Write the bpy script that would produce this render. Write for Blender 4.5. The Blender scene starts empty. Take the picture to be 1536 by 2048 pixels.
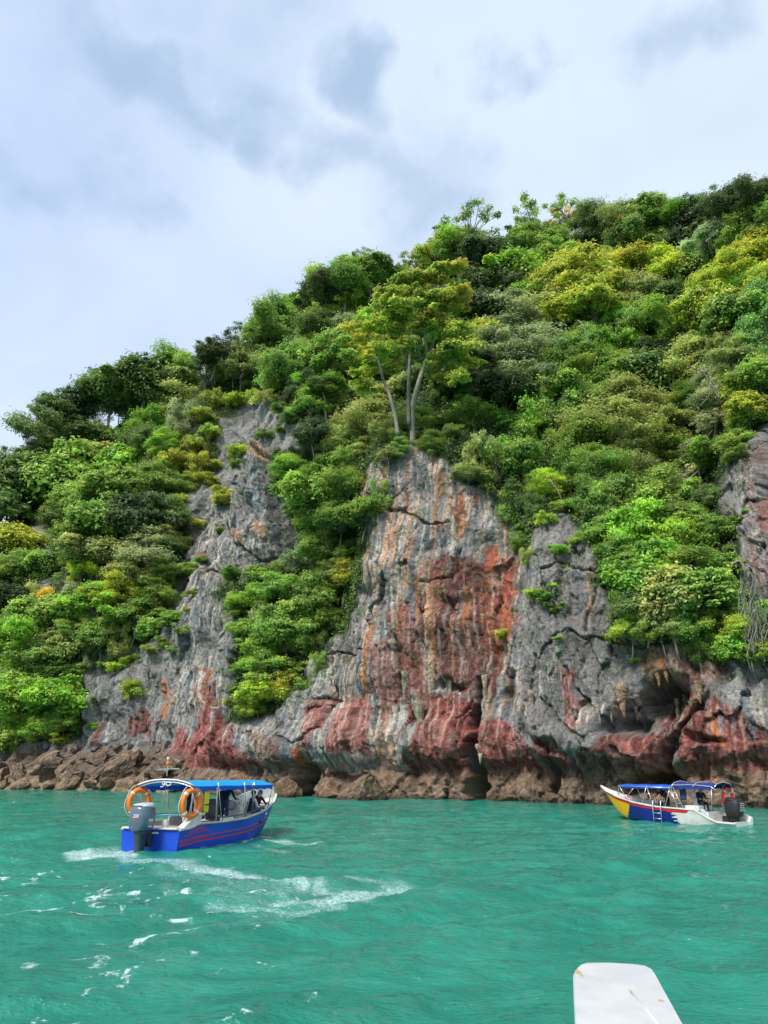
import bpy, bmesh, math, random
import numpy as np
from mathutils import Vector, Matrix

random.seed(7)
RNG = np.random.default_rng(7)
scene = bpy.context.scene
COL = scene.collection
R = math.radians

# ------------------------------------------------------------------ camera
W0, H0 = 1536.0, 2048.0
FPX = 1490.0                      # focal length in pixels of the photograph
PITCH = math.atan(511.0 / FPX)    # horizon sits on row 1535
CAM_H = 2.4
cam_data = bpy.data.cameras.new("camera")
cam = bpy.data.objects.new("camera", cam_data)
COL.objects.link(cam)
cam_data.sensor_fit = 'VERTICAL'
cam_data.sensor_height = 24.0
cam_data.lens = FPX / H0 * 24.0
cam_data.clip_start = 0.05
cam_data.clip_end = 9000.0
cam.location = (0, 0, CAM_H)
cam.rotation_euler = (math.pi / 2 + PITCH, 0, 0)
scene.camera = cam

# ------------------------------------------------------------------ sky and sun
SUN_EL, SUN_AZ = R(46), R(-142)   # azimuth measured from +Y towards +X
world = bpy.data.worlds.new("World")
scene.world = world
world.use_nodes = True
wn, wl = world.node_tree.nodes, world.node_tree.links
wn.clear()
w_out = wn.new('ShaderNodeOutputWorld')
w_bg = wn.new('ShaderNodeBackground')
w_sky = wn.new('ShaderNodeTexSky')
w_sky.sky_type = 'NISHITA'
w_sky.sun_disc = False
w_sky.sun_elevation = SUN_EL
w_sky.sun_rotation = SUN_AZ
w_sky.air_density = 1.0
w_sky.dust_density = 1.6
w_geo = wn.new('ShaderNodeTexCoord')


def wmath(op, a, b=None, clamp=False):
    n = wn.new('ShaderNodeMath'); n.operation = op; n.use_clamp = clamp
    for i, v in enumerate((a, b)):
        if v is None: continue
        if isinstance(v, (int, float)): n.inputs[i].default_value = v
        else: wl.new(v, n.inputs[i])
    return n.outputs[0]


def wmix(f, a, b):
    n = wn.new('ShaderNodeMix'); n.data_type = 'RGBA'
    for sock, v in ((n.inputs[0], f), (n.inputs[6], a), (n.inputs[7], b)):
        if isinstance(v, (int, float)): sock.default_value = v
        elif isinstance(v, tuple): sock.default_value = v
        else: wl.new(v, sock)
    return n.outputs[2]


def wnoise(scale, detail, rough, vec, dist=0.0):
    n = wn.new('ShaderNodeTexNoise')
    n.inputs['Scale'].default_value = scale
    n.inputs['Detail'].default_value = detail
    n.inputs['Roughness'].default_value = rough
    n.inputs['Distortion'].default_value = dist
    wl.new(vec, n.inputs['Vector'])
    return n.outputs['Fac']


# clouds live on a flat layer overhead: direction / height gives the layer position
sep = wn.new('ShaderNodeSeparateXYZ'); wl.new(w_geo.outputs['Generated'], sep.inputs[0])
hz = wmath('ADD', wmath('MAXIMUM', sep.outputs[2], 0.0), 0.22)
cx_ = wmath('DIVIDE', sep.outputs[0], hz)
cy_ = wmath('DIVIDE', sep.outputs[1], hz)
comb = wn.new('ShaderNodeCombineXYZ'); wl.new(cx_, comb.inputs[0]); wl.new(cy_, comb.inputs[1])
lay = comb.outputs[0]
n_big = wnoise(0.9, 5.0, 0.52, lay, 0.4)
n_mid = wnoise(2.4, 5.0, 0.55, lay, 0.5)
veil = wmath('ADD', wmath('MULTIPLY', n_big, 0.65), wmath('MULTIPLY', n_mid, 0.35))


def ray(px, py):
    """unit direction of a photograph pixel in world space"""
    x = (px - W0 / 2) / FPX; y = -(py - H0 / 2) / FPX
    d = Vector((x, math.cos(PITCH) - y * math.sin(PITCH), math.sin(PITCH) + y * math.cos(PITCH)))
    return d.normalized()


# the loose grey clouds that hang in front of the bright veil
def wvec(op, a, b):
    n = wn.new('ShaderNodeVectorMath'); n.operation = op
    for i, v in enumerate((a, b)):
        if isinstance(v, tuple): n.inputs[i].default_value = v
        else: wl.new(v, n.inputs[i])
    return n
nz = wn.new('ShaderNodeTexNoise'); nz.inputs['Scale'].default_value = 5.0; nz.inputs['Detail'].default_value = 5.0
nz.inputs['Roughness'].default_value = 0.55
wl.new(w_geo.outputs['Generated'], nz.inputs['Vector'])
off = wvec('SUBTRACT', nz.outputs['Color'], (0.5, 0.5, 0.5))
sc_ = wn.new('ShaderNodeVectorMath'); sc_.operation = 'SCALE'; sc_.inputs['Scale'].default_value = 0.34
wl.new(off.outputs[0], sc_.inputs[0])
wdir = wvec('ADD', w_geo.outputs['Generated'], sc_.outputs[0]).outputs[0]
acc = None
for (px, py, rad, s) in [(250, 60, 0.07, .5), (290, 120, 0.07, .6), (340, 170, 0.06, .6), (400, 225, 0.075, .7), (450, 270, .06, .5), (690, 130, 0.06, .8), (735, 160, 0.065, .9), (560, 295, 0.06, .4), (630, 330, 0.06, .5),
                         (120, 290, 0.075, .45), (205, 335, 0.07, .5), (30, 350, 0.07, .6), (700, 370, 0.07, .5), (800, 420, 0.08, .55), (740, 270, .06, .3),
                         (1000, 130, 0.045, .55), (480, 300, .05, .4), (520, 240, .05, .35), (880, 450, .05, .35), (1330, 65, 0.06, .45), (1480, 75, 0.05, .55), (1400, 50, 0.05, .3), (270, 410, 0.035, .4), (500, 40, 0.10, .35),
                         (860, 290, 0.06, .3), (180, 20, .12, .35), (1060, 50, .03, .3)]:
    d = ray(px, py)
    dist = wvec('DISTANCE', wdir, (d.x, d.y, d.z)).outputs['Value']
    m = wmath('SUBTRACT', 1.0, wmath('DIVIDE', dist, rad), clamp=True)
    m = wmath('MULTIPLY', wmath('POWER', m, 1.5), s)
    acc = m if acc is None else wmath('ADD', acc, m)
scud = wmath('MULTIPLY', wmath('SUBTRACT', 1.0, wmath('POWER', 0.13, acc)), 0.95)
ramp = wn.new('ShaderNodeValToRGB')
ramp.color_ramp.elements[0].position = 0.34; ramp.color_ramp.elements[0].color = (0.42, 0.50, 0.62, 1)
ramp.color_ramp.elements[1].position = 0.66; ramp.color_ramp.elements[1].color = (0.62, 0.655, 0.685, 1)
e = ramp.color_ramp.elements.new(0.5); e.color = (0.50, 0.58, 0.68, 1)
wl.new(veil, ramp.inputs[0])
# clearer and bluer on the left, brighter on the right, as the layer thins
side = wmath('MULTIPLY_ADD', sep.outputs[0], 0.9); 
side.node.inputs[2].default_value = 0.42; side.node.use_clamp = True
bright = wmix(side, (0.86, 0.90, 1.0, 1), (1.08, 1.06, 1.02, 1))
mul = wn.new('ShaderNodeMix'); mul.data_type = 'RGBA'; mul.blend_type = 'MULTIPLY'; mul.inputs[0].default_value = 1.0
wl.new(ramp.outputs[0], mul.inputs[6]); wl.new(bright, mul.inputs[7])
cl = wmix(scud, mul.outputs[2], (0.255, 0.355, 0.49, 1))
# thin haze towards the horizon: paler and a little cyan
low = wmath('SUBTRACT', 1.0, wmath('MULTIPLY', wmath('MAXIMUM', sep.outputs[2], 0.0), 2.1), clamp=True)
cl = wmix(wmath('MULTIPLY', low, 0.75), cl, (0.47, 0.58, 0.70, 1))
skyc = wn.new('ShaderNodeMix'); skyc.data_type = 'RGBA'; skyc.blend_type = 'MULTIPLY'; skyc.inputs[0].default_value = 1.0
wl.new(w_sky.outputs[0], skyc.inputs[6]); skyc.inputs[7].default_value = (0.1, 0.1, 0.1, 1)
final = wmix(0.9, skyc.outputs[2], cl)
wl.new(final, w_bg.inputs['Color'])
w_bg.inputs['Strength'].default_value = 1.0
wl.new(w_bg.outputs[0], w_out.inputs[0])

sun_data = bpy.data.lights.new("sun", 'SUN')
sun_data.energy = 2.9
sun_data.angle = R(15)
sun_data.color = (1.0, 0.955, 0.88)
sun = bpy.data.objects.new("sun", sun_data)
COL.objects.link(sun)
sd = Vector((math.sin(SUN_AZ) * math.cos(SUN_EL), math.cos(SUN_AZ) * math.cos(SUN_EL), math.sin(SUN_EL)))
sun.rotation_euler = sd.to_track_quat('Z', 'Y').to_euler()
sun.location = (-30, -10, 60)

scene.view_settings.view_transform = 'Standard'
scene.view_settings.look = 'None'
scene.view_settings.exposure = 0.72
scene.view_settings.gamma = 1.0
scene.view_settings.use_curve_mapping = False
scene.cycles.max_bounces = 5
scene.cycles.diffuse_bounces = 3
scene.cycles.glossy_bounces = 3
scene.cycles.transmission_bounces = 3
scene.cycles.transparent_max_bounces = 6
scene.cycles.use_denoising = True

# ------------------------------------------------------------------ helpers
CP, SP = math.cos(PITCH), math.sin(PITCH)


def project(x, y, z):
    dz = z - CAM_H
    zc = y * CP + dz * SP
    yc = -y * SP + dz * CP
    return W0 / 2 + FPX * x / zc, H0 / 2 - FPX * yc / zc, zc


def on_level(px, py, z=0.0):
    """where the ray of a pixel meets the level z"""
    d = ray(px, py); t = (z - CAM_H) / d.z
    return Vector((d.x * t, d.y * t, z))


def _hash(ix, iy, iz, seed):
    h = (ix * 374761393 + iy * 668265263 + iz * 2147483647 + seed * 974711) & 0xffffffff
    h = ((h ^ (h >> 13)) * 1274126177) & 0xffffffff
    h = ((h ^ (h >> 16)) * 2246822519) & 0xffffffff
    return h ^ (h >> 15)


def pn(x, y, z, seed=0):
    """gradient noise, about -1..1"""
    x = np.asarray(x, dtype=np.float64); y = np.asarray(y, dtype=np.float64) + 0 * x; z = np.asarray(z, dtype=np.float64) + 0 * x
    xi = np.floor(x).astype(np.int64); yi = np.floor(y).astype(np.int64); zi = np.floor(z).astype(np.int64)
    xf, yf, zf = x - xi, y - yi, z - zi
    u = xf * xf * xf * (xf * (xf * 6 - 15) + 10); v = yf * yf * yf * (yf * (yf * 6 - 15) + 10); w = zf * zf * zf * (zf * (zf * 6 - 15) + 10)
    tot = 0
    for dx in (0, 1):
        wx = u if dx else 1 - u
        for dy in (0, 1):
            wy = v if dy else 1 - v
            for dz in (0, 1):
                wz = w if dz else 1 - w
                h = _hash(xi + dx, yi + dy, zi + dz, seed)
                g = ((h & 1023) / 511.5 - 1) * (xf - dx) + (((h >> 10) & 1023) / 511.5 - 1) * (yf - dy) + (((h >> 20) & 1023) / 511.5 - 1) * (zf - dz)
                tot = tot + wx * wy * wz * g
    return tot * 1.5


def fbm(x, y, z, octv=4, seed=0, gain=0.5):
    a, t, f = 1.0, 0, 1.0
    for o in range(octv):
        t = t + a * pn(x * f, y * f, z * f, seed + o * 17); a *= gain; f *= 2.03
    return t


def ridged(x, y, z, octv=4, seed=0):
    a, t, f = 1.0, 0, 1.0
    for o in range(octv):
        n = 1 - np.abs(pn(x * f, y * f, z * f, seed + o * 13)) * 1.6
        t = t + a * n * n; a *= 0.5; f *= 2.1
    return t - 1.0


def voronoi(x, y, seed=0):
    """2-D cells: F1, F2, random value of the nearest cell, offset to the cell centre"""
    xi = np.floor(x).astype(np.int64); yi = np.floor(y).astype(np.int64)
    f1 = np.full(x.shape, 9.0); f2 = np.full(x.shape, 9.0); cid = np.zeros(x.shape); ox = np.zeros(x.shape); oy = np.zeros(x.shape)
    for dx in (-1, 0, 1):
        for dy in (-1, 0, 1):
            h = _hash(xi + dx, yi + dy, xi * 0 + 3, seed)
            qx = xi + dx + (h & 1023) / 1023.0; qy = yi + dy + ((h >> 10) & 1023) / 1023.0
            d = np.hypot(x - qx, y - qy); near = d < f1
            f2 = np.where(near, f1, np.minimum(f2, d)); f1 = np.where(near, d, f1)
            cid = np.where(near, ((h >> 20) & 1023) / 1023.0, cid); ox = np.where(near, x - qx, ox); oy = np.where(near, y - qy, oy)
    return f1, f2, cid, ox, oy


def sstep(a, b, x):
    t = np.clip((x - a) / (b - a), 0, 1)
    return t * t * (3 - 2 * t)


def poly_sd(px, py, poly):
    """signed distance in pixels, positive inside"""
    n = len(poly); d2 = np.full(px.shape, 1e12); inside = np.zeros(px.shape, bool)
    for i in range(n):
        x0, y0 = poly[i]; x1, y1 = poly[(i + 1) % n]
        ex, ey = x1 - x0, y1 - y0
        t = np.clip(((px - x0) * ex + (py - y0) * ey) / (ex * ex + ey * ey + 1e-9), 0, 1)
        d2 = np.minimum(d2, (px - x0 - t * ex) ** 2 + (py - y0 - t * ey) ** 2)
        if y0 != y1:
            c = ((y0 > py) != (y1 > py)) & (px < ex * (py - y0) / ey + x0)
            inside ^= c
    d = np.sqrt(d2)
    return np.where(inside, d, -d)


def mesh_np(name, verts, faces, smooth=False):
    """verts (n,3) array, faces (m,k) array"""
    me = bpy.data.meshes.new(name)
    verts = np.asarray(verts, np.float32); faces = np.asarray(faces, np.int32)
    k = faces.shape[1]
    me.vertices.add(len(verts)); me.vertices.foreach_set('co', verts.ravel())
    me.loops.add(faces.size); me.loops.foreach_set('vertex_index', faces.ravel())
    me.polygons.add(len(faces))
    me.polygons.foreach_set('loop_start', np.arange(0, faces.size, k, dtype=np.int32))
    me.polygons.foreach_set('use_smooth', np.full(len(faces), smooth))
    me.update(calc_edges=True); me.validate()
    return me


def attr_f(me, name, arr):
    a = me.attributes.new(name, 'FLOAT', 'POINT'); a.data.foreach_set('value', np.asarray(arr, np.float32).ravel())


def attr_c(me, name, arr):
    a = me.attributes.new(name, 'FLOAT_COLOR', 'POINT')
    c = np.ones((len(arr), 4), np.float32); c[:, :3] = arr
    a.data.foreach_set('color', c.ravel())


def tag(o, label=None, cat=None, group=None, kind=None):
    if label: o['label'] = label
    if cat: o['category'] = cat
    if group: o['group'] = group
    if kind: o['kind'] = kind
    return o


def empty(name, loc, rotz=0.0, label=None, cat=None, group=None):
    o = bpy.data.objects.new(name, None); o.empty_display_size = 0.2
    COL.objects.link(o); o.location = loc; o.rotation_euler = (0, 0, rotz)
    return tag(o, label, cat, group)


def link(name, me, mats, parent=None, smooth=None):
    o = bpy.data.objects.new(name, me); COL.objects.link(o)
    for m in (mats if isinstance(mats, (list, tuple)) else [mats]):
        me.materials.append(m)
    if parent is not None: o.parent = parent
    return o


class MB:
    """collects shapes, builds one mesh"""
    def __init__(s): s.v, s.f, s.m = [], [], []
    def add(s, vs, fs, mi=0):
        b = len(s.v); s.v += [tuple(p) for p in vs]; s.f += [tuple(i + b for i in q) for q in fs]; s.m += [mi] * len(fs)
    def box(s, c, d, rot=None, mi=0, taper=1.0):
        x, y, z = d[0] / 2, d[1] / 2, d[2] / 2
        vs = [Vector((a * x * (taper if k > 0 else 1), b * y * (taper if k > 0 else 1), k * z)) for k in (-1, 1) for b in (-1, 1) for a in (-1, 1)]
        if rot is not None: vs = [rot @ v for v in vs]
        c = Vector(c)
        s.add([v + c for v in vs], [(0, 2, 3, 1), (4, 5, 7, 6), (0, 1, 5, 4), (2, 6, 7, 3), (0, 4, 6, 2), (1, 3, 7, 5)], mi)
    def tube(s, pts, r, n=6, mi=0, closed=False, cap=True):
        pts = [Vector(p) for p in pts]; N = len(pts); rs = r if isinstance(r, (list, tuple)) else [r] * N
        b = []; prev = None
        for i, p in enumerate(pts):
            if closed: t = pts[(i + 1) % N] - pts[i - 1]
            else: t = pts[min(i + 1, N - 1)] - pts[max(i - 1, 0)]
            if t.length < 1e-9: t = Vector((0, 0, 1))
            t.normalize()
            if prev is None:
                a = t.orthogonal().normalized()
            else:
                a = prev - t * prev.dot(t)
                a = a.normalized() if a.length > 1e-6 else t.orthogonal().normalized()
            prev = a; c = t.cross(a)
            b += [p + (a * math.cos(2 * math.pi * k / n) + c * math.sin(2 * math.pi * k / n)) * rs[i] for k in range(n)]
        fs = []
        for i in range(N if closed else N - 1):
            j = (i + 1) % N
            for k in range(n):
                fs.append((i * n + k, i * n + (k + 1) % n, j * n + (k + 1) % n, j * n + k))
        if cap and not closed:
            fs.append(tuple(range(n))[::-1]); fs.append(tuple((N - 1) * n + k for k in range(n)))
        s.add(b, fs, mi)
    def rings(s, rings, mi=0, cap0=True, cap1=True, closed=True):
        n = len(rings[0]); b = [p for r_ in rings for p in r_]; fs = []
        for i in range(len(rings) - 1):
            for k in range(n if closed else n - 1):
                fs.append((i * n + k, i * n + (k + 1) % n, (i + 1) * n + (k + 1) % n, (i + 1) * n + k))
        if cap0: fs.append(tuple(range(n))[::-1])
        if cap1: fs.append(tuple((len(rings) - 1) * n + k for k in range(n)))
        s.add(b, fs, mi)
    def ball(s, c, rad, nu=10, nv=7, mi=0, rot=None):
        rad = rad if isinstance(rad, (tuple, list)) else (rad,) * 3; rr = []
        for j in range(1, nv):
            th = math.pi * j / nv
            ring = [Vector((rad[0] * math.sin(th) * math.cos(2 * math.pi * i / nu), rad[1] * math.sin(th) * math.sin(2 * math.pi * i / nu), -rad[2] * math.cos(th))) for i in range(nu)]
            if rot is not None: ring = [rot @ v for v in ring]
            rr.append([v + Vector(c) for v in ring])
        s.rings(rr, mi)
    def mesh(s, name, smooth=False, bevel=0.0):
        me = bpy.data.meshes.new(name); me.from_pydata(s.v, [], s.f)
        me.polygons.foreach_set('material_index', s.m)
        if smooth: me.polygons.foreach_set('use_smooth', [True] * len(s.f))
        bm = bmesh.new(); bm.from_mesh(me); bmesh.ops.recalc_face_normals(bm, faces=bm.faces)
        if bevel > 0:
            ed = [e_ for e_ in bm.edges if len(e_.link_faces) == 2 and e_.calc_face_angle(0) > 0.5]
            bmesh.ops.bevel(bm, geom=ed, offset=bevel, segments=2, affect='EDGES', clamp_overlap=True)
        bm.to_mesh(me); bm.free(); me.update()
        return me
    def build(s, name, mats, parent=None, smooth=False, bevel=0.0):
        return link(name, s.mesh(name, smooth, bevel), mats, parent)


# ------------------------------------------------------------------ materials
def mat(name, color, rough=0.5, metal=0.0, var=0.0, vscale=6.0, bump=0.0, bscale=30.0, dirt=None, spec=0.5, trans=0.0):
    m = bpy.data.materials.new(name); m.use_nodes = True
    nt = m.node_tree; b = nt.nodes['Principled BSDF']
    b.inputs['Roughness'].default_value = rough; b.inputs['Metallic'].default_value = metal
    b.inputs['Specular IOR Level'].default_value = spec
    b.inputs['Base Color'].default_value = (*color, 1)
    if var > 0 or dirt:
        tc = nt.nodes.new('ShaderNodeTexCoord')
        n = nt.nodes.new('ShaderNodeTexNoise'); n.inputs['Scale'].default_value = vscale; n.inputs['Detail'].default_value = 6
        n.inputs['Roughness'].default_value = 0.65
        nt.links.new(tc.outputs['Object'], n.inputs['Vector'])
        rp = nt.nodes.new('ShaderNodeValToRGB')
        rp.color_ramp.elements[0].position = 0.32; rp.color_ramp.elements[1].position = 0.62
        dk = dirt if dirt else tuple(c * (1 - var) for c in color)
        rp.color_ramp.elements[0].color = (*dk, 1); rp.color_ramp.elements[1].color = (*color, 1)
        nt.links.new(n.outputs['Fac'], rp.inputs[0]); nt.links.new(rp.outputs[0], b.inputs['Base Color'])
    if bump > 0:
        tc = nt.nodes.new('ShaderNodeTexCoord')
        n2 = nt.nodes.new('ShaderNodeTexNoise'); n2.inputs['Scale'].default_value = bscale; n2.inputs['Detail'].default_value = 5
        bp = nt.nodes.new('ShaderNodeBump'); bp.inputs['Strength'].default_value = bump; bp.inputs['Distance'].default_value = 0.02
        nt.links.new(tc.outputs['Object'], n2.inputs['Vector']); nt.links.new(n2.outputs['Fac'], bp.inputs['Height'])
        nt.links.new(bp.outputs[0], b.inputs['Normal'])
    if trans > 0:
        out = nt.nodes['Material Output']; tl = nt.nodes.new('ShaderNodeBsdfTranslucent'); tl.inputs[0].default_value = (*color, 1)
        mx = nt.nodes.new('ShaderNodeMixShader'); mx.inputs[0].default_value = trans
        nt.links.new(b.outputs[0], mx.inputs[1]); nt.links.new(tl.outputs[0], mx.inputs[2]); nt.links.new(mx.outputs[0], out.inputs[0])
    return m
# ================================================================== THE ISLAND
SHORE_PX = [(-420, 1571), (-120, 1575), (0, 1578), (200, 1580), (400, 1586), (560, 1592), (650, 1593), (740, 1597), (900, 1599), (1020, 1600),
            (1200, 1608), (1400, 1613), (1536, 1614), (1750, 1618), (1980, 1620)]
TX, TY = 0.8503, -0.5263          # along the shore, to the right
BX, BY = 0.5263, 0.8503           # into the island
OX, OY = -10.0, 70.0
_sh = [on_level(a, b) for a, b in SHORE_PX]
SH_S = np.array([(p.x - OX) * TX + (p.y - OY) * TY for p in _sh])
SH_D = np.array([(p.x - OX) * BX + (p.y - OY) * BY for p in _sh])


def shore_d(s):
    return np.interp(s, SH_S, SH_D)


def px_to_sz(px, py, setback=0.0):
    """meet a pixel's ray with the upright curtain above the shoreline (set back a little)"""
    d = ray(px, py); t = 60.0
    for _ in range(25):
        x, y = d.x * t, d.y * t
        s = (x - OX) * TX + (y - OY) * TY; dd = (x - OX) * BX + (y - OY) * BY
        t += (float(shore_d(s)) + setback - dd) / max(0.05, d.x * BX + d.y * BY) * 0.8
    return (d.x * t - OX) * TX + (d.y * t - OY) * TY, CAM_H + d.z * t


CLIFF_TOP = [(-420, 1300), (0, 1240), (60, 1050), (120, 1160), (200, 1290), (300, 1240), (360, 1080), (430, 860), (520, 780), (570, 810), (640, 880), (700, 960),
             (760, 930), (830, 890), (920, 910), (1000, 990), (1080, 1040), (1170, 1080), (1230, 1180), (1320, 1250), (1420, 1200), (1450, 960),
             (1490, 900), (1536, 850), (1700, 840), (1980, 850)]
_ct = [px_to_sz(a, b, 2.0) for a, b in CLIFF_TOP]
CT_S = np.array([c[0] for c in _ct]); CT_Z = np.array([c[1] for c in _ct])
o_ = np.argsort(CT_S); CT_S, CT_Z = CT_S[o_], CT_Z[o_]


def base_d(s, z):
    zc = np.interp(s, CT_S, CT_Z)
    up = np.maximum(z - zc, 0); lo = np.minimum(z, zc)
    d = 0.10 * lo + 0.60 * up - 0.35 * up * np.exp(-up / 3.0)
    # rubble shelf under the left cliff
    left = 1 - sstep(-8.0, 1.0, s - S_RUB)
    shelf = np.interp(z, [-2, 0, 2.2, 4.4, 8, 100], [-2.5, 0, 2.4, 5.6, 6.2, 6.2])
    return shore_d(s) + d + left * shelf


S_RUB = px_to_sz(425, 1560)[0]

SKYLINE = [(-420, 1250), (-200, 1120), (0, 1010), (40, 930), (100, 850), (170, 840), (230, 820), (330, 775), (410, 740), (450, 730), (500, 725), (560, 650), (640, 610),
           (700, 585), (780, 570), (850, 560), (890, 530), (960, 520), (1010, 520), (1040, 480), (1110, 470), (1200, 465), (1250, 470), (1340, 465),
           (1400, 450), (1480, 440), (1536, 430), (1700, 420), (1980, 440)]
SKX = np.array([p[0] for p in SKYLINE], float); SKY_ = np.array([p[1] + 22 + max(0, 130 - p[0]) * .22 * (p[0] > -200) + min(34, max(0, p[0] - 1300) * .2) for p in SKYLINE], float)


def to_xy(s, d):
    return OX + TX * s + BX * d, OY + TY * s + BY * d


S0, S1 = float(SH_S[0]) + 2, float(SH_S[-1]) - 2
s_vis0 = px_to_sz(-60, 1570)[0]; s_vis1 = px_to_sz(1620, 1600)[0]
s_arr = np.concatenate([np.arange(S0, s_vis0, 0.8), np.arange(s_vis0, s_vis1, 0.095), np.arange(s_vis1, S1, 0.6)])
NS = len(s_arr)
# height of the ridge in every column: climb until the ray to the surface passes the skyline
ztop = np.full(NS, 20.0)
zz = np.linspace(12, 130, 500)
for i, s in enumerate(s_arr):
    d = base_d(np.full(zz.shape, s), zz); x, y = to_xy(s, d)
    px, py, _ = project(x, y, zz)
    sk = np.interp(px, SKX, SKY_)
    hit = np.nonzero(py < sk)[0]
    ztop[i] = zz[hit[0]] if len(hit) else 130
k_ = np.ones(25) / 25
ztop = np.convolve(np.pad(ztop, 12, mode='edge'), k_, 'valid')
NV1, NV2, NV3 = 400, 130, 14
v_arr = np.concatenate([np.linspace(0, 0.56, NV1, endpoint=False), np.linspace(0.56, 1.0, NV2)])
S, V = np.meshgrid(s_arr, v_arr, indexing='ij')
Z = -1.6 + V * (ztop[:, None] + 1.6)
D = base_d(S, Z)
BXX, BYY = to_xy(S, D)
PX, PY, ZC = project(BXX, BYY, Z)

# ---- where bare rock shows, traced on the photograph and carried onto the hill
ROCKS = [
    [(520, 770), (560, 805), (600, 850), (640, 875), (625, 905), (560, 905), (538, 950), (566, 990), (575, 1055), (582, 1085), (525, 1130), (482, 1150), (455, 1195),
     (488, 1250), (498, 1300), (482, 1380), (474, 1450), (500, 1500), (560, 1620), (-100, 1640), (-100, 1500), (20, 1490), (150, 1480), (165, 1440), (145, 1340), (200, 1318), (300, 1290), (335, 1235), (352, 1150), (382, 1080),
     (385, 1000), (420, 955), (440, 900), (450, 845), (490, 815)],
    [(55, 1055), (98, 1045), (112, 1100), (100, 1165), (72, 1170), (60, 1110)],
    [(735, 950), (790, 925), (838, 895), (905, 925), (930, 975), (985, 975), (1025, 1060), (1040, 1110), (1060, 1065), (1110, 1020), (1160, 1065), (1190, 1110), (1210, 1180), (1240, 1240),
     (1280, 1295), (1440, 1295), (1560, 1330), (2050, 1330), (2050, 1700), (450, 1700), (480, 1450), (540, 1430), (610, 1375), (622, 1310), (700, 1250), (735, 1170), (735, 1090), (772, 1050), (742, 1000)],
    [(1435, 965), (1478, 925), (1520, 850), (1640, 830), (2050, 830), (2050, 1360), (1560, 1350), (1500, 1210), (1492, 1100), (1440, 1030)],
]
wx1 = fbm(S * 0.35, Z * 0.35, 0.3, 4, 5) * 16; wy1 = fbm(S * 0.35, Z * 0.35, 7.3, 4, 9) * 16
WPX, WPY = PX + wx1, PY + wy1
rock_sd = np.full(PX.shape, -999.0)
for poly in ROCKS: rock_sd = np.maximum(rock_sd, poly_sd(WPX, WPY, poly))
ROCK = sstep(-6, 6, rock_sd)

# ---- relief, metres towards the viewer
rel = fbm(S * 0.11, Z * 0.11, 1.0, 3, 21) * 1.6
wS = S + 0.45 * fbm(S * 0.3, Z * 0.3, 2.0, 4, 31); wZ = Z + 0.6 * fbm(S * 0.3, Z * 0.3, 5.0, 4, 33)
xS = S + 0.22 * fbm(S * 0.5, Z * 0.22, 2.0, 3, 35) + .05 * pn(S * 3, Z * 1.2, 1.0, 36)


def facets(fx, fy, amp, seed, crack_w, crack_d):
    """flat broken faces, each tilted its own way, with joints between them"""
    a1, a2, aid, ax, ay = voronoi(wS * fx + .12 * pn(S * fx * 2.5, Z * fy * 2.5, 1.0, seed), wZ * fy + .12 * pn(S * fx * 2.5, Z * fy * 2.5, 5.0, seed), seed)
    tx = np.modf(aid * 37.7)[0] - .5; ty = np.modf(aid * 91.3)[0] - .35
    ck = 1 - sstep(0.0, crack_w, a2 - a1)
    return amp * ((aid - .5) * 1.0 + ax * tx * 2.0 + ay * ty * 1.8) - ck * crack_d, ck


rel_r, crack1 = facets(0.36, 0.15, 0.70, 3, .035, .14)
r2, crack2 = facets(1.1, 0.36, 0.22, 8, .05, .05); rel_r += r2
r3, crack3 = facets(2.7, 1.2, 0.085, 12, .09, .02); rel_r += r3
r4, crack4 = facets(.75, .52, 0.42, 18, .035, .07)
drip = sstep(560, 640, PX) * (1 - sstep(1010, 1060, PX)) + sstep(330, 400, PX) * (1 - sstep(480, 560, PX)) * sstep(1100, 1200, PY)
rel_r += r4 * (1 - .8 * np.clip(drip, 0, 1))
fl = ridged(xS * 0.85, Z * 0.07, 3.0, 4, 41)
rel_r += fl * 0.26 * (.15 + .65 * drip)
rel_r += ridged(wS * 1.7, Z * 1.1, 4.0, 5, 43) * 0.10 + ridged(wS * 3.6, Z * 1.9, 14.0, 3, 44) * 0.045
rel_r += fbm(S * 3.6, Z * 3.0, 6.0, 3, 47) * 0.04
rel += rel_r * (0.25 + 0.75 * ROCK)
cave = np.zeros(PX.shape)


def blob(cx, cy, rx, ry, amp, ang=0.0, soft=1.0):
    """bulge (amp > 0) or hollow (amp < 0) on the face"""
    c, s_ = math.cos(R(ang)), math.sin(R(ang))
    ax = (WPX - cx) * c + (WPY - cy) * s_; ay = -(WPX - cx) * s_ + (WPY - cy) * c
    q = (ax / rx) ** 2 + (ay / ry) ** 2
    return amp * np.exp(-(q ** (1.0 + soft)))


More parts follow.
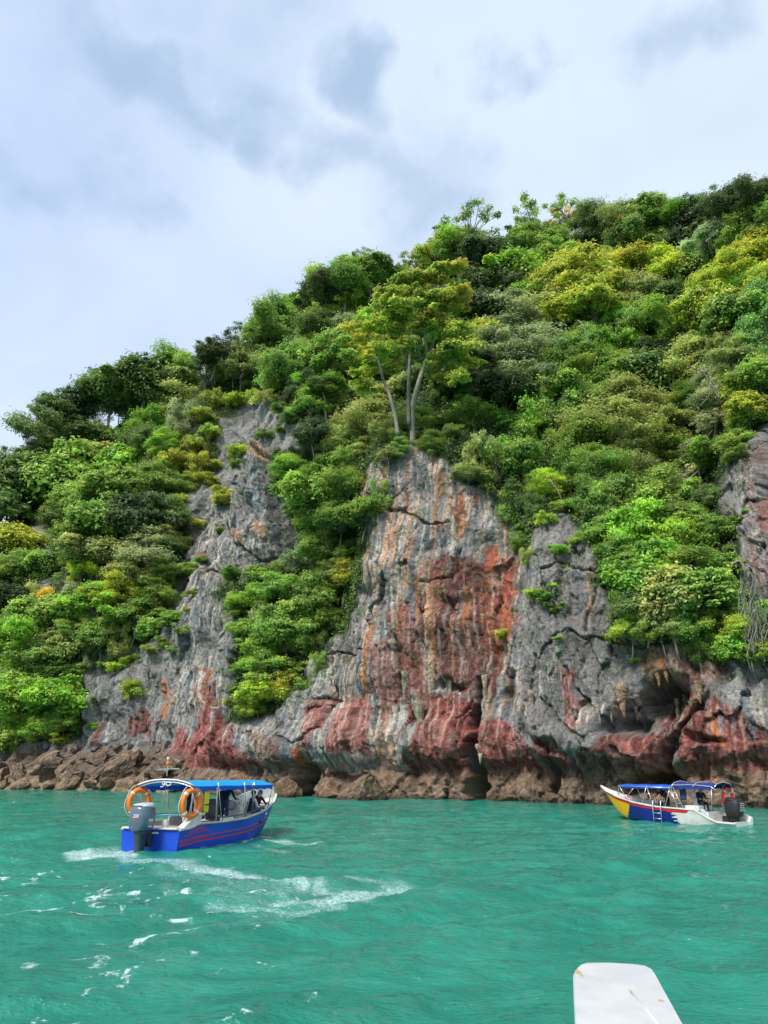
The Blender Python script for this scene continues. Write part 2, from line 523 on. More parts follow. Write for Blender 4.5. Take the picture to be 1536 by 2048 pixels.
BLOBS = [  # large forms
    (430, 1250, 110, 260, 1.6, 0, 0), (500, 980, 60, 120, 1.6, 0, 0), (240, 1400, 70, 100, 1.0, 0, 0), (420, 1440, 70, 90, 1.0, 0, .3),
    (610, 1150, 90, 220, -3.0, 12, 0), (610, 1470, 100, 90, 1.2, 0, .3), (790, 1100, 60, 160, 1.4, 0, 0), (870, 1180, 140, 330, 1.6, 0, 0), (700, 1330, 90, 110, .9, 0, .3),
    (1000, 1100, 36, 200, -1.2, 0, .2), (1150, 1220, 100, 160, 1.9, 0, .2), (1180, 1400, 110, 80, 1.2, 0, .4), (1250, 900, 260, 160, -2.4, 0, 0),
    (1500, 1440, 100, 130, 1.6, 0, .2), (1520, 1050, 60, 220, 1.8, 0, .2), (945, 960, 30, 90, -.7, 0, .3), (880, 1480, 70, 80, 1.1, 0, .4), (1050, 1480, 70, 90, 1.0, 0, .3),
    # red belly above the tide notch
    (700, 1480, 60, 60, .8, 0, .5), (1180, 1500, 110, 50, 1.3, 0, .4), (1290, 1520, 70, 45, 1.0, 0, .5), (1450, 1520, 80, 45, .9, 0, .5), (560, 1520, 70, 40, .9, 0, .5),
    # hollows
    (1305, 1425, 58, 45, -3.2, -12, .8), (1255, 1452, 44, 18, -2.4, 10, .9), (1345, 1380, 40, 26, -1.8, 0, .6), (1120, 1492, 60, 16, -1.4, 22, .8),
    (1030, 1382, 13, 28, -1.8, 0, .9), (1310, 1568, 46, 22, -3.5, -10, .9), (612, 1574, 19, 36, -3.2, 22, 1.2), (960, 1572, 22, 50, -7.0, 0, 2.2), (963, 1480, 14, 95, -6.0, 2, 2.0), (1330, 1400, 40, 40, -2.0, 0, .6),
    (961, 1400, 8, 50, -1.6, 4, 1.2), (1345, 1500, 9, 70, -1.6, 22, 1.0), (1385, 1430, 9, 50, -1.5, 40, 1.0), (1415, 1475, 42, 11, -1.3, 4, 1.0), (1112, 1560, 9, 50, -1.6, 0, 1.2),
    (676, 1372, 5, 26, -.9, 0, 1), (668, 1440, 7, 30, -.9, 8, 1), (745, 1190, 16, 16, -1.2, 0, 1), (905, 1375, 30, 11, -1.0, 0, 1), (895, 1130, 30, 40, -.9, 10, .6), (925, 1220, 34, 22, -.8, 0, .8),
    (1005, 1320, 18, 40, -.9, 20, .8), (365, 1160, 14, 60, -1.6, 10, .8), (150, 1380, 14, 60, -1.6, 6, .8), (1445, 1340, 20, 30, -1.2, 0, .8), (826, 1440, 6, 26, -.8, 0, 1.2), (1335, 1505, 14, 34, -1.0, 30, .8),
    (700, 1555, 40, 8, -.8, 0, 1), (255, 1425, 8, 40, -.6, 10, 1), (735, 1320, 4, 40, -.4, 3, 1),
]
for b in BLOBS: rel += blob(*b)
# the notch worn by the tide, with a shelf of crusted rock below it
right = sstep(350, 430, PX)
notch = np.exp(-((Z - (2.3 + 0.35 * pn(S * 0.3, 0.5, 2.0, 3))) / 0.62) ** 2)
belly = np.exp(-((Z - 4.6) / 1.6) ** 2)
rel += right * (-1.15 * notch * (0.7 + 0.6 * pn(S * 0.25, 3.0, 1.0, 4)) + 0.75 * belly)
foot = right * sstep(2.0, 0.2, Z) * 0.35
f = ridged(S * 0.9, Z * 1.4, 9.0, 4, 71)
rel += foot + right * sstep(2.3, 1.4, Z) * f * 0.22


def seg(px, py, x0, y0, x1, y1, w):
    ex, ey = x1 - x0, y1 - y0
    t = np.clip(((px - x0) * ex + (py - y0) * ey) / (ex * ex + ey * ey), 0, 1)
    d = np.hypot(px - x0 - t * ex, py - y0 - t * ey)
    ww = w * (1 - 0.45 * np.abs(2 * t - 1) ** 3)
    return 1 - sstep(ww * 0.45, ww * 1.05, d)


# clefts that run across the face
CLEFTS = [[(770, 1020), (830, 1033), (872, 1060), (905, 1050)], [(1090, 1150), (1130, 1128), (1185, 1145), (1215, 1160)], [(1090, 1320), (1145, 1265), (1200, 1278), (1290, 1300)],
          [(1180, 1260), (1200, 1190), (1210, 1120)], [(575, 1475), (620, 1490), (665, 1460)], [(455, 1040), (478, 1090), (520, 1120), (575, 1090)], [(470, 960), (500, 1000), (520, 1060)],
          [(470, 870), (510, 900), (560, 930)], [(640, 1395), (690, 1400)], [(740, 1300), (700, 1308), (650, 1300)], [(870, 1170), (915, 1160), (935, 1100)], [(400, 1130), (450, 1150), (500, 1170)],
          [(1150, 1340), (1180, 1400), (1200, 1440)], [(1100, 1400), (1130, 1440), (1190, 1470)], [(1480, 1060), (1500, 1090), (1536, 1100)], [(930, 1500), (925, 1440), (948, 1400)]]
for c in CLEFTS:
    for a, b in zip(c, c[1:]):
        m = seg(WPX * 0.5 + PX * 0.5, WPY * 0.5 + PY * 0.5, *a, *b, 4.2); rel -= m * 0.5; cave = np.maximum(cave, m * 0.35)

# ---- colour of the stone: stains of iron, lime and algae
def lerp(a, b, m): return a + (b - a) * m[..., None]


GREY = np.array([.30, .295, .285]); DGREY = np.array([.105, .108, .112]); SLATE = np.array([.15, .18, .205]); CREAM = np.array([.62, .54, .44]); WHITE = np.array([.60, .58, .55])
PEACH = np.array([.62, .36, .22]); ORANGE = np.array([.52, .21, .085]); RED = np.array([.34, .090, .070]); PINK = np.array([.42, .145, .125]); MAROON = np.array([.15, .052, .042]); BROWN = np.array([.16, .10, .07])
TAN = np.array([.40, .27, .17]); RUST = np.array([.46, .13, .06]); GREENISH = np.array([.27, .30, .25]); OCHRE = np.array([.34, .20, .09])
n3g = fbm(S * 0.8, Z * 0.6, 31.0, 4, 95); n1 = fbm(S * 0.25, Z * 0.25, 0.0, 4, 81); n2 = fbm(S * 1.1, Z * 1.1, 1.0, 4, 83); st = fbm(xS * 1.5, Z * 0.08, 3.0, 4, 85); st2 = fbm(xS * 3.4, Z * 0.13, 5.0, 4, 87)
stw = fbm(xS * 2.2, Z * 0.09, 13.0, 4, 89)
C = np.broadcast_to(GREY, PX.shape + (3,)).copy()
C = lerp(C, DGREY, sstep(-.1, .6, n1) * .7)
C = lerp(C, np.array([.40, .375, .35]), sstep(.05, .5, n2) * .55)
C = lerp(C, SLATE, sstep(.1, .55, st) * .6)
streaky = np.clip(sstep(560, 640, PX) * (1 - sstep(1020, 1060, PX)) + sstep(330, 400, PX) * (1 - sstep(500, 590, PX)) * sstep(980, 1120, PY) + 0.10 + .25 * sstep(.1, .5, n1), 0, 1)
brk = .55 + .45 * sstep(-.25, .30, fbm(S * .45, Z * .22, 51.0, 3, 97))
C = lerp(C, CREAM * 1.05, sstep(.08, .36, st2) * .88 * streaky * brk)
C = lerp(C, PEACH * .95, sstep(.10, .40, stw) * .72 * streaky * sstep(640, 760, PX))
C = lerp(C, DGREY * .7, sstep(.15, .5, -st2) * .65 * brk * (.25 + .75 * np.clip(streaky, 0, 1)))
rc = sstep(1040, 1090, PX)
C = lerp(C, np.array([.18, .17, .162]), rc * (.40 + .4 * sstep(-.2, .5, n2)) * sstep(1480, 1440, PX))
C = lerp(C, np.array([.34, .32, .30]), (1 - np.clip(streaky, 0, 1)) * sstep(.2, .6, n3g) * .6)
C = lerp(C, SLATE * .9, sstep(.2, .45, -stw) * .5 * streaky)
# red country: lower middle and right
redz = np.zeros(PX.shape)
RED_POLY = [([(622, 1392), (676, 1398), (664, 1470), (640, 1508), (626, 1460)], PINK, .85), ([(690, 1392), (752, 1392), (758, 1460), (744, 1512), (690, 1512), (700, 1450)], PINK, .9),
            ([(848, 1392), (958, 1395), (952, 1500), (930, 1560), (840, 1565), (800, 1560), (810, 1520), (850, 1490)], RED, .95), ([(800, 1210), (850, 1220), (852, 1400), (800, 1480), (795, 1300)], RED, .7),
            ([(868, 1130), (985, 1110), (1000, 1380), (960, 1400), (880, 1370), (860, 1250)], MAROON, .85), ([(975, 1080), (1020, 1110), (1025, 1250), (1000, 1330), (975, 1250), (965, 1150)], RUST, .85),
            ([(972, 1440), (1040, 1450), (1090, 1520), (1110, 1560), (980, 1560)], RED * .9, .9), ([(1080, 1460), (1180, 1505), (1250, 1470), (1340, 1470), (1360, 1550), (1290, 1575), (1150, 1560), (1095, 1520)], MAROON * 1.35, .9),
            ([(1140, 1345), (1165, 1345), (1172, 1430), (1190, 1450), (1160, 1450), (1142, 1410)], PINK, .85), ([(1255, 1480), (1335, 1478), (1325, 1515), (1290, 1535), (1260, 1510)], RED * 1.15, .8),
            ([(1370, 1440), (1430, 1400), (1480, 1420), (1540, 1470), (1700, 1480), (1700, 1580), (1390, 1575), (1362, 1500)], RED, .88), ([(1330, 1370), (1420, 1380), (1390, 1440), (1340, 1480), (1310, 1450)], MAROON * 1.3, .9),
            ([(345, 1500), (362, 1462), (408, 1482), (430, 1440), (480, 1440), (490, 1500), (520, 1545), (450, 1545), (390, 1535), (350, 1525)], PINK * np.array([1, .75, .8]), .95),
            ([(245, 1470), (262, 1430), (290, 1420), (322, 1455), (302, 1482)], RED * .75, .8), ([(405, 1340), (445, 1345), (470, 1450), (420, 1450)], PINK, .75), ([(500, 1460), (560, 1480), (640, 1500), (630, 1545), (540, 1540)], BROWN * 1.4, .6),
            ([(1290, 1300), (1440, 1300), (1430, 1370), (1300, 1360)], TAN * .75, .7), ([(760, 1300), (800, 1280), (800, 1400), (770, 1440)], PINK * .9, .55), ([(1020, 1230), (1040, 1230), (1035, 1320), (1015, 1320)], RUST, .6),
            ([(1480, 930), (1560, 860), (1600, 1200), (1510, 1180), (1500, 1080)], np.array([.30, .29, .28]), .7), ([(1518, 990), (1560, 985), (1560, 1060), (1525, 1060)], PINK * 1.3, .6)]
for poly, col, a in RED_POLY:
    m = sstep(-5, 7, poly_sd(PX + wx1 * 1.1, PY + wy1 * 1.1, poly)) * a
    C = lerp(C, col * 1.0, m); redz = np.maximum(redz, m)
n3 = fbm(S * 2.3, Z * 1.7, 21.0, 4, 93)
C = lerp(C, MAROON, redz * sstep(-.05, .5, n2) * .75)
C = lerp(C, GREY * np.array([1, .8, .75]), redz * sstep(.15, .5, n3) * .6)
C = lerp(C, MAROON * .8, redz * sstep(.05, .4, -n3) * .8)
C = lerp(C, PINK * 1.3, redz * sstep(.3, .6, fbm(S * 4.1, Z * 3.0, 41.0, 3, 96)) * .6)
C = lerp(C, PINK * 1.25, redz * sstep(.1, .6, -n2) * .35)
C = lerp(C, CREAM * .85, redz * sstep(.1, .4, st2) * .6 * sstep(1560, 1400, PY))
C = lerp(C, ORANGE * .9, redz * sstep(.2, .5, stw) * .4 * sstep(1450, 1300, PY))
STROKES = [(PEACH, 795, 1048, 789, 1150, 5), (PEACH, 808, 1050, 802, 1150, 5), (CREAM, 800, 1048, 797, 1140, 2.5), (SLATE * .7, 817, 1060, 814, 1150, 4), (CREAM, 826, 1060, 822, 1150, 3), (PEACH * .9, 848, 1080, 843, 1190, 5),
           (SLATE, 861, 1080, 852, 1195, 7), (RUST * .8, 829, 1000, 827, 1040, 3), (PEACH, 874, 1160, 870, 1110, 3), (OCHRE, 893, 935, 880, 1060, 7), (RUST, 884, 1050, 892, 1068, 6), (RUST, 920, 985, 925, 1050, 8), (ORANGE * 1.2, 934, 1035, 926, 1088, 7),
           (RUST * .8, 955, 975, 950, 1010, 5), (RUST, 990, 1090, 984, 1150, 11), (RED * 1.3, 1009, 1140, 1008, 1205, 9), (RUST, 1012, 1215, 1020, 1260, 14), (ORANGE, 948, 1180, 945, 1265, 5), (ORANGE, 864, 1200, 853, 1275, 5), (PEACH, 885, 1175, 879, 1270, 6),
           (SLATE * 1.3, 847, 1195, 846, 1260, 4), (ORANGE, 752, 1240, 749, 1385, 6), (WHITE * .7, 711, 1250, 712, 1310, 7), (CREAM, 735, 1320, 732, 1370, 2), (CREAM, 693, 1395, 684, 1490, 7), (SLATE * .8, 763, 1370, 761, 1445, 5),
           (CREAM, 771, 1435, 764, 1500, 5), (GREENISH, 812, 1345, 808, 1395, 8), (CREAM, 797, 1400, 785, 1480, 6), (WHITE * .85, 815, 1400, 812, 1460, 8), (WHITE * .7, 822, 1450, 826, 1530, 9), (GREENISH * 1.3, 840, 1385, 835, 1485, 8),
           (TAN * 1.2, 877, 1275, 875, 1368, 9), (WHITE * .8, 896, 1355, 897, 1405, 4), (CREAM, 803, 1250, 800, 1340, 4), (CREAM, 812, 1180, 806, 1300, 3), (WHITE * .8, 790, 1240, 786, 1310, 3), (TAN, 992, 1380, 995, 1445, 12), (CREAM * .9, 1046, 1345, 1070, 1440, 6), (CREAM * .8, 1053, 1350, 1080, 1450, 3),
           (WHITE * .9, 1133, 1310, 1129, 1355, 4), (WHITE * .9, 1110, 1335, 1112, 1380, 3), (WHITE, 1092, 1350, 1098, 1400, 2), (TAN, 1246, 1372, 1241, 1425, 11), (CREAM, 1193, 1410, 1197, 1445, 4), (CREAM, 1218, 1405, 1219, 1430, 3), (CREAM, 1178, 1420, 1186, 1455, 3),
           (TAN * .8, 1305, 1300, 1312, 1370, 16), (ORANGE * .9, 1322, 1310, 1326, 1360, 5), (TAN * 1.1, 1397, 1370, 1400, 1402, 6), (CREAM * .8, 1362, 1395, 1350, 1465, 4), (CREAM * .8, 1270, 1380, 1268, 1430, 5), (PEACH, 1190, 1205, 1182, 1265, 5), (PEACH * .9, 1188, 1150, 1186, 1190, 3),
           (ORANGE, 1243, 1285, 1246, 1305, 5), (ORANGE, 1428, 1430, 1466, 1500, 7), (PEACH, 1440, 1400, 1456, 1470, 4), (SLATE, 1500, 1390, 1512, 1480, 14), (CREAM * .8, 1508, 1385, 1522, 1460, 3), (SLATE * 1.1, 1448, 1410, 1452, 1460, 6), (CREAM * .8, 1530, 1390, 1536, 1460, 4),
           (PEACH, 500, 890, 552, 926, 11), (CREAM, 498, 888, 530, 902, 5), (SLATE * 1.6, 516, 972, 520, 1020, 6), (PEACH, 515, 1028, 519, 1066, 6), (PEACH, 533, 1030, 529, 1068, 6), (PEACH * .9, 477, 1062, 492, 1092, 8), (DGREY, 548, 965, 545, 1060, 20), (SLATE * 1.2, 500, 1000, 535, 1050, 6),
           (PINK * 1.2, 418, 1122, 426, 1140, 9), (PEACH, 392, 1060, 396, 1100, 4), (WHITE * .7, 390, 1100, 396, 1140, 3), (WHITE * .7, 395, 1005, 388, 1070, 5), (SLATE * 1.3, 420, 1170, 408, 1280, 9), (WHITE * .75, 395, 1215, 402, 1300, 4), (WHITE * .6, 425, 1180, 430, 1260, 4), (SLATE, 380, 1230, 395, 1440, 9),
           (WHITE * .7, 362, 1280, 376, 1420, 3), (CREAM, 408, 1330, 432, 1440, 4), (WHITE * .8, 447, 1310, 462, 1460, 4), (RED, 436, 1340, 450, 1440, 6), (ORANGE * 1.1, 340, 1365, 334, 1430, 5), (ORANGE, 355, 1390, 352, 1440, 4), (WHITE * .8, 212, 1410, 218, 1485, 3), (WHITE * .7, 222, 1430, 225, 1480, 2),
           (PEACH * .8, 157, 1330, 154, 1380, 4), (SLATE, 170, 1340, 176, 1410, 8), (WHITE * .7, 178, 1390, 177, 1430, 3), (RED * .9, 205, 1450, 200, 1480, 4), (CREAM * .7, 590, 1410, 610, 1470, 5), (SLATE * 1.2, 612, 1460, 606, 1520, 8), (RUST, 628, 1500, 618, 1530, 7),
           (TAN, 530, 1460, 560, 1490, 6), (WHITE * .7, 512, 1470, 520, 1500, 4), (SLATE * .7, 775, 985, 800, 990, 10), (WHITE * .6, 790, 960, 786, 1010, 4), (SLATE * 1.3, 850, 930, 848, 1000, 8), (WHITE * .6, 832, 960, 830, 1010, 3), (RUST * .8, 1035, 1110, 1030, 1160, 4),
           (OCHRE, 640, 1300, 637, 1330, 3), (TAN, 650, 1305, 652, 1330, 4), (PEACH * .9, 1055, 1265, 1050, 1290, 3), (CREAM, 770, 1190, 765, 1235, 3), (WHITE * .7, 758, 1185, 752, 1230, 3), (PEACH, 776, 1150, 772, 1200, 3), (CREAM, 838, 1190, 833, 1230, 3)]
for col, x0, y0, x1, y1, w in STROKES:
    lo_, hi_ = min(y0, y1) - 30, max(y0, y1) + 30
    sel = (PX > min(x0, x1) - 40) & (PX < max(x0, x1) + 40) & (PY > lo_) & (PY < hi_)
    if not sel.any(): continue
    m = seg(PX[sel] + wx1[sel] * .35 + st2[sel] * 3, PY[sel] + wy1[sel] * 1.2, x0, y0, x1, y1, w) * .85 * (0.65 + .5 * np.clip(st2[sel] + n2[sel] * .5 + .6, 0, 1))
    m = np.clip(m, 0, 1)
    cc = C[sel]; C[sel] = cc + (np.asarray(col) - cc) * m[:, None]
    rel[sel] += m * (0.16 if max(col) > .3 else -0.10)
# wet, barnacled band by the water, dark line above it, rubble is warm brown
band = right * (1 - sstep(1.9, 2.5, Z + n2 * .35))
C = lerp(C, np.array([.27, .185, .125]), band * .92)
C = lerp(C, np.array([.13, .085, .06]), band * sstep(0, .6, n2) * .8)
C = lerp(C, np.array([.40, .31, .22]), band * sstep(.15, .6, -n2) * sstep(1.2, .2, Z) * .6)
C = lerp(C, np.array([.06, .05, .04]), np.exp(-((Z - .05) / .22) ** 2) * .85)
rub = (1 - right) * (1 - sstep(3.6, 5.4, Z + n1))
C = lerp(C, np.array([.17, .125, .09]), rub * .9)
C = lerp(C, np.array([.36, .26, .17]), rub * (1 - sstep(.8, 1.9, Z)) * .8)
crackc = np.clip(crack1 * .8 + crack2 * .6, 0, 1)
C = C * (1 - 0.55 * crackc[..., None])                     # darker along the joints
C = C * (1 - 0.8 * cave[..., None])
C *= np.clip(1 + 0.45 * fbm(S * 4, Z * 3.2, 2.0, 3, 91) + .16 * st2 + .30 * fbm(S * .7, Z * .5, 2.0, 3, 92), .3, 1.7)[..., None]
SOIL = np.array([.030, .048, .016])
moss = (1 - ROCK)
C = lerp(C, SOIL * 1.0, moss)
C = lerp(C, np.array([.10, .14, .05]), ROCK * sstep(26, 0, rock_sd) * sstep(-.2, .4, n2) * .55 * (PY < 1400))
C = np.clip(C, 0.008, .8)

rel = np.where(Z > 0.97 * (ztop[:, None]), rel * 0.6, rel)
DD = D - rel
X3, Y3 = to_xy(S, DD)
Z3 = Z + 0.0
Z3 = Z3 + (fbm(S * 0.8, Z * 0.8, 12.0, 3, 99) * 0.25) * ROCK * sstep(0.5, 3, Z)

# crest: carry on behind the ridge so the hill has a back
extra = []
for j in range(1, NV3 + 1):
    back = 3.0 * j + 0.35 * j * j
    xx, yy = to_xy(s_arr, DD[:, -1] + back); zt = Z3[:, -1] + np.minimum(0.9 * j, 3) - 0.012 * back ** 2 * 1.3
    extra.append((xx, yy, zt))
GX = np.concatenate([X3] + [e_[0][:, None] for e_ in extra], 1); GY = np.concatenate([Y3] + [e_[1][:, None] for e_ in extra], 1); GZ = np.concatenate([Z3] + [e_[2][:, None] for e_ in extra], 1)
GC = np.concatenate([C] + [np.broadcast_to(SOIL, (NS, 1, 3))] * NV3, 1)
NVT = GX.shape[1]
idx = np.arange(NS * NVT).reshape(NS, NVT)
faces = np.stack([idx[:-1, :-1].ravel(), idx[1:, :-1].ravel(), idx[1:, 1:].ravel(), idx[:-1, 1:].ravel()], 1)
me = mesh_np("limestone_hill", np.stack([GX.ravel(), GY.ravel(), GZ.ravel()], 1), faces, smooth=True)
attr_c(me, 'col', GC.reshape(-1, 3))
attr_f(me, 'rock', np.concatenate([ROCK, np.zeros((NS, NV3))], 1))


def rock_mat(name, attr=True, base=(.2, .15, .11), alt=(.1, .08, .06), pale=(.35, .28, .2)):
    m = bpy.data.materials.new(name); m.use_nodes = True; nt = m.node_tree; L = nt.links; b = nt.nodes['Principled BSDF']
    b.inputs['Roughness'].default_value = 0.86; b.inputs['Specular IOR Level'].default_value = 0.3
    tc = nt.nodes.new('ShaderNodeTexCoord')
    def noise(sc, det, rgh=0.6):
        n = nt.nodes.new('ShaderNodeTexNoise'); n.inputs['Scale'].default_value = sc; n.inputs['Detail'].default_value = det; n.inputs['Roughness'].default_value = rgh
        L.new(tc.outputs['Object'], n.inputs['Vector']); return n.outputs['Fac']
    nf = noise(7.0, 6, .7)
    if attr:
        a = nt.nodes.new('ShaderNodeAttribute'); a.attribute_name = 'col'; src = a.outputs['Color']
    else:
        oi = nt.nodes.new('ShaderNodeObjectInfo')
        nb = noise(1.7, 5); rp = nt.nodes.new('ShaderNodeValToRGB')
        rp.color_ramp.elements[0].position = .34; rp.color_ramp.elements[0].color = (*alt, 1); rp.color_ramp.elements[1].position = .68; rp.color_ramp.elements[1].color = (*pale, 1)
        e2 = rp.color_ramp.elements.new(.5); e2.color = (*base, 1); L.new(nb, rp.inputs[0])
        mc = nt.nodes.new('ShaderNodeMix'); mc.data_type = 'RGBA'; mc.blend_type = 'MULTIPLY'; mc.inputs[0].default_value = 1
        L.new(rp.outputs[0], mc.inputs[6]); L.new(oi.outputs['Color'], mc.inputs[7]); src = mc.outputs[2]
    rp2 = nt.nodes.new('ShaderNodeMapRange'); rp2.inputs['From Min'].default_value = .3; rp2.inputs['From Max'].default_value = .7
    rp2.inputs['To Min'].default_value = .55; rp2.inputs['To Max'].default_value = 1.4; L.new(nf, rp2.inputs[0])
    mm = nt.nodes.new('ShaderNodeVectorMath'); mm.operation = 'SCALE'; L.new(src, mm.inputs[0]); L.new(rp2.outputs[0], mm.inputs['Scale'])
    if attr: L.new(mm.outputs[0], b.inputs['Base Color'])
    else:
        gg = nt.nodes.new('ShaderNodeNewGeometry'); sx = nt.nodes.new('ShaderNodeSeparateXYZ'); L.new(gg.outputs['Position'], sx.inputs[0])
        wz = nt.nodes.new('ShaderNodeMath'); wz.operation = 'MULTIPLY_ADD'; L.new(nf, wz.inputs[0]); wz.inputs[1].default_value = -.7; L.new(sx.outputs[2], wz.inputs[2])
        wr = nt.nodes.new('ShaderNodeMapRange'); wr.inputs['From Min'].default_value = -.32; wr.inputs['From Max'].default_value = .02; wr.inputs['To Min'].default_value = .28; L.new(wz.outputs[0], wr.inputs[0])
        m2 = nt.nodes.new('ShaderNodeVectorMath'); m2.operation = 'SCALE'; L.new(mm.outputs[0], m2.inputs[0]); L.new(wr.outputs[0], m2.inputs['Scale']); L.new(m2.outputs[0], b.inputs['Base Color'])
    vo = nt.nodes.new('ShaderNodeTexVoronoi'); vo.inputs['Scale'].default_value = 3.4; vo.feature = 'DISTANCE_TO_EDGE'
    nd = nt.nodes.new('ShaderNodeTexNoise'); nd.inputs['Scale'].default_value = 2.5; nd.inputs['Detail'].default_value = 4
    L.new(tc.outputs['Object'], nd.inputs['Vector'])
    mxv = nt.nodes.new('ShaderNodeMix'); mxv.data_type = 'VECTOR'; mxv.inputs[0].default_value = .25; L.new(tc.outputs['Object'], mxv.inputs[4]); L.new(nd.outputs['Color'], mxv.inputs[5])
    L.new(mxv.outputs[1], vo.inputs['Vector'])
    cr = nt.nodes.new('ShaderNodeMapRange'); cr.inputs['From Max'].default_value = .07; L.new(vo.outputs['Distance'], cr.inputs[0])
    hh = nt.nodes.new('ShaderNodeMath'); hh.operation = 'MULTIPLY_ADD'; L.new(cr.outputs[0], hh.inputs[0]); hh.inputs[1].default_value = .28; L.new(nf, hh.inputs[2])
    bp = nt.nodes.new('ShaderNodeBump'); bp.inputs['Strength'].default_value = .85; bp.inputs['Distance'].default_value = .30
    L.new(hh.outputs[0], bp.inputs['Height']); L.new(bp.outputs[0], b.inputs['Normal'])
    return m


hill = link("limestone_hill", me, rock_mat("stained_limestone"))
tag(hill, kind='structure')

# ---- a finder: pixel -> nearest surface point of the built hill
_px, _py, _zc = project(GX, GY, GZ)
BIN = 4
bw, bh = int(2300 / BIN), int(1900 / BIN)
bi = ((_px + 380) / BIN).astype(int); bj = ((_py - 200) / BIN).astype(int)
ok = (bi >= 0) & (bi < bw) & (bj >= 0) & (bj < bh) & (_zc > 1)
flat = np.nonzero(ok.ravel())[0]
key = (bj.ravel()[flat] * bw + bi.ravel()[flat]); order = np.lexsort((_zc.ravel()[flat], key)); key = key[order]; flat = flat[order]
first = np.concatenate([[True], key[1:] != key[:-1]])
FIND = np.full(bw * bh, -1, dtype=np.int64); FIND[key[first]] = flat[first]; FIND = FIND.reshape(bh, bw)
FX, FY, FZ = GX.ravel(), GY.ravel(), GZ.ravel()


def surf(px, py):
    i, j = int((px + 380) / BIN), int((py - 200) / BIN)
    for rr in range(0, 40):
        best = None
        for jj in range(max(0, j - rr), min(bh, j + rr + 1)):
            for ii in range(max(0, i - rr), min(bw, i + rr + 1)):
                if max(abs(ii - i), abs(jj - j)) == rr and FIND[jj, ii] >= 0:
                    q = FIND[jj, ii]
                    if best is None or _zc.ravel()[q] < _zc.ravel()[best]: best = q
        if best is not None: return Vector((FX[best], FY[best], FZ[best]))
    return None


def rock_at(px, py):
    p = np.array([float(px)]), np.array([float(py)])
    return max(float(poly_sd(*p, poly)[0]) for poly in ROCKS)

# ================================================================== STALACTITES
drip_m = rock_mat("dripstone", attr=False, base=(.36, .29, .22), alt=(.17, .14, .12), pale=(.6, .53, .44))
for i, (px, py, w, h, tint) in enumerate([(955, 1508, 8, 22, (1.3, 1.3, 1.2)), (876, 1330, 10, 42, (1, .9, .8)), (897, 1382, 6, 26, (.9, 1, 1)), (810, 1372, 9, 34, (.75, .85, .8)), (1397, 1385, 9, 26, (1, .9, .75)),
                                          (1408, 1400, 4, 30, (1, 1, 1)), (1312, 1345, 12, 32, (.85, .65, .5)), (1330, 1340, 8, 26, (.9, .6, .4)), (1270, 1415, 8, 34, (1.1, 1.1, 1.05)), (1246, 1405, 12, 36, (1, .8, .65)), (1374, 1410, 7, 26, (.9, 1, .95)),
                                          (1220, 1425, 5, 22, (1, 1, .95)), (1197, 1432, 5, 22, (1, 1, 1)), (1032, 1400, 4, 20, (1.2, 1.2, 1.2)), (968, 1395, 6, 50, (.9, .95, .9)), (838, 1440, 10, 46, (.9, .95, .85)), (1288, 1452, 6, 22, (.8, .8, .7)), (735, 1400, 5, 26, (1, .95, .9)),
                                          (1352, 1435, 5, 40, (.95, 1, .9)), (662, 1330, 5, 22, (.8, .75, .7)), (1060, 1410, 6, 34, (1, .95, .9)), (1120, 1350, 5, 24, (1, 1, 1))]):
    p = surf(px, py)
    if p is None: continue
    zc = project(*p)[2]; k = zc / FPX
    m = MB(); rr = []
    rnd = random.Random(i)
    ph = rnd.random() * 6
    for j in range(9):
        t = j / 8; rad = w * k * (1.15 - .45 * t) * (1 - t ** 2.2 * .93) * (1 + .2 * math.sin(j * 2.1 + ph))
        rr.append([Vector((math.cos(a) * rad * (1 + .18 * math.sin(3 * a + ph + j * .3)), math.sin(a) * rad * .8, (0.5 - t) * 2 * h * k)) + Vector((math.sin(j * .7 + ph) * .04, 0, 0)) for a in [2 * math.pi * q / 10 for q in range(10)]])
    m.rings(rr)
    o = m.build("stalactite", drip_m, hill, smooth=True); o.location = p + Vector((BX, BY, 0)) * w * k * .35; o.scale = (.85, .9, .9); o.color = (*tint, 1)

# ================================================================== BOULDERS
def boulder_mesh(seed, sub=4):
    bm = bmesh.new(); bmesh.ops.create_icosphere(bm, subdivisions=sub, radius=1.0)
    r_ = random.Random(seed)
    planes = [(Vector((r_.gauss(0, 1), r_.gauss(0, 1), r_.gauss(0, 1))).normalized(), r_.uniform(.38, .85)) for _ in range(16)]
    co = np.array([v.co[:] for v in bm.verts])
    nn = fbm(co[:, 0] * 1.3 + seed, co[:, 1] * 1.3, co[:, 2] * 1.3, 4, seed) * .12 + ridged(co[:, 0] * 3 + seed, co[:, 1] * 3, co[:, 2] * 3, 3, seed) * .10
    for v, n_ in zip(bm.verts, nn):
        for d, h in planes:
            e_ = v.co.dot(d)
            if e_ > h: v.co -= d * (e_ - h) * .92
        v.co *= 1 + n_
    me = bpy.data.meshes.new("boulder"); bm.to_mesh(me); bm.free()
    me.polygons.foreach_set('use_smooth', [False] * len(me.polygons)); me.update()
    return me


boulder_m = rock_mat("boulder_stone", attr=False, base=(.21, .155, .11), alt=(.11, .085, .065), pale=(.36, .28, .2))
BM_ = [boulder_mesh(100 + i) for i in range(7)]
for q in BM_: q.materials.append(boulder_m)
BW = []
rb = random.Random(5)
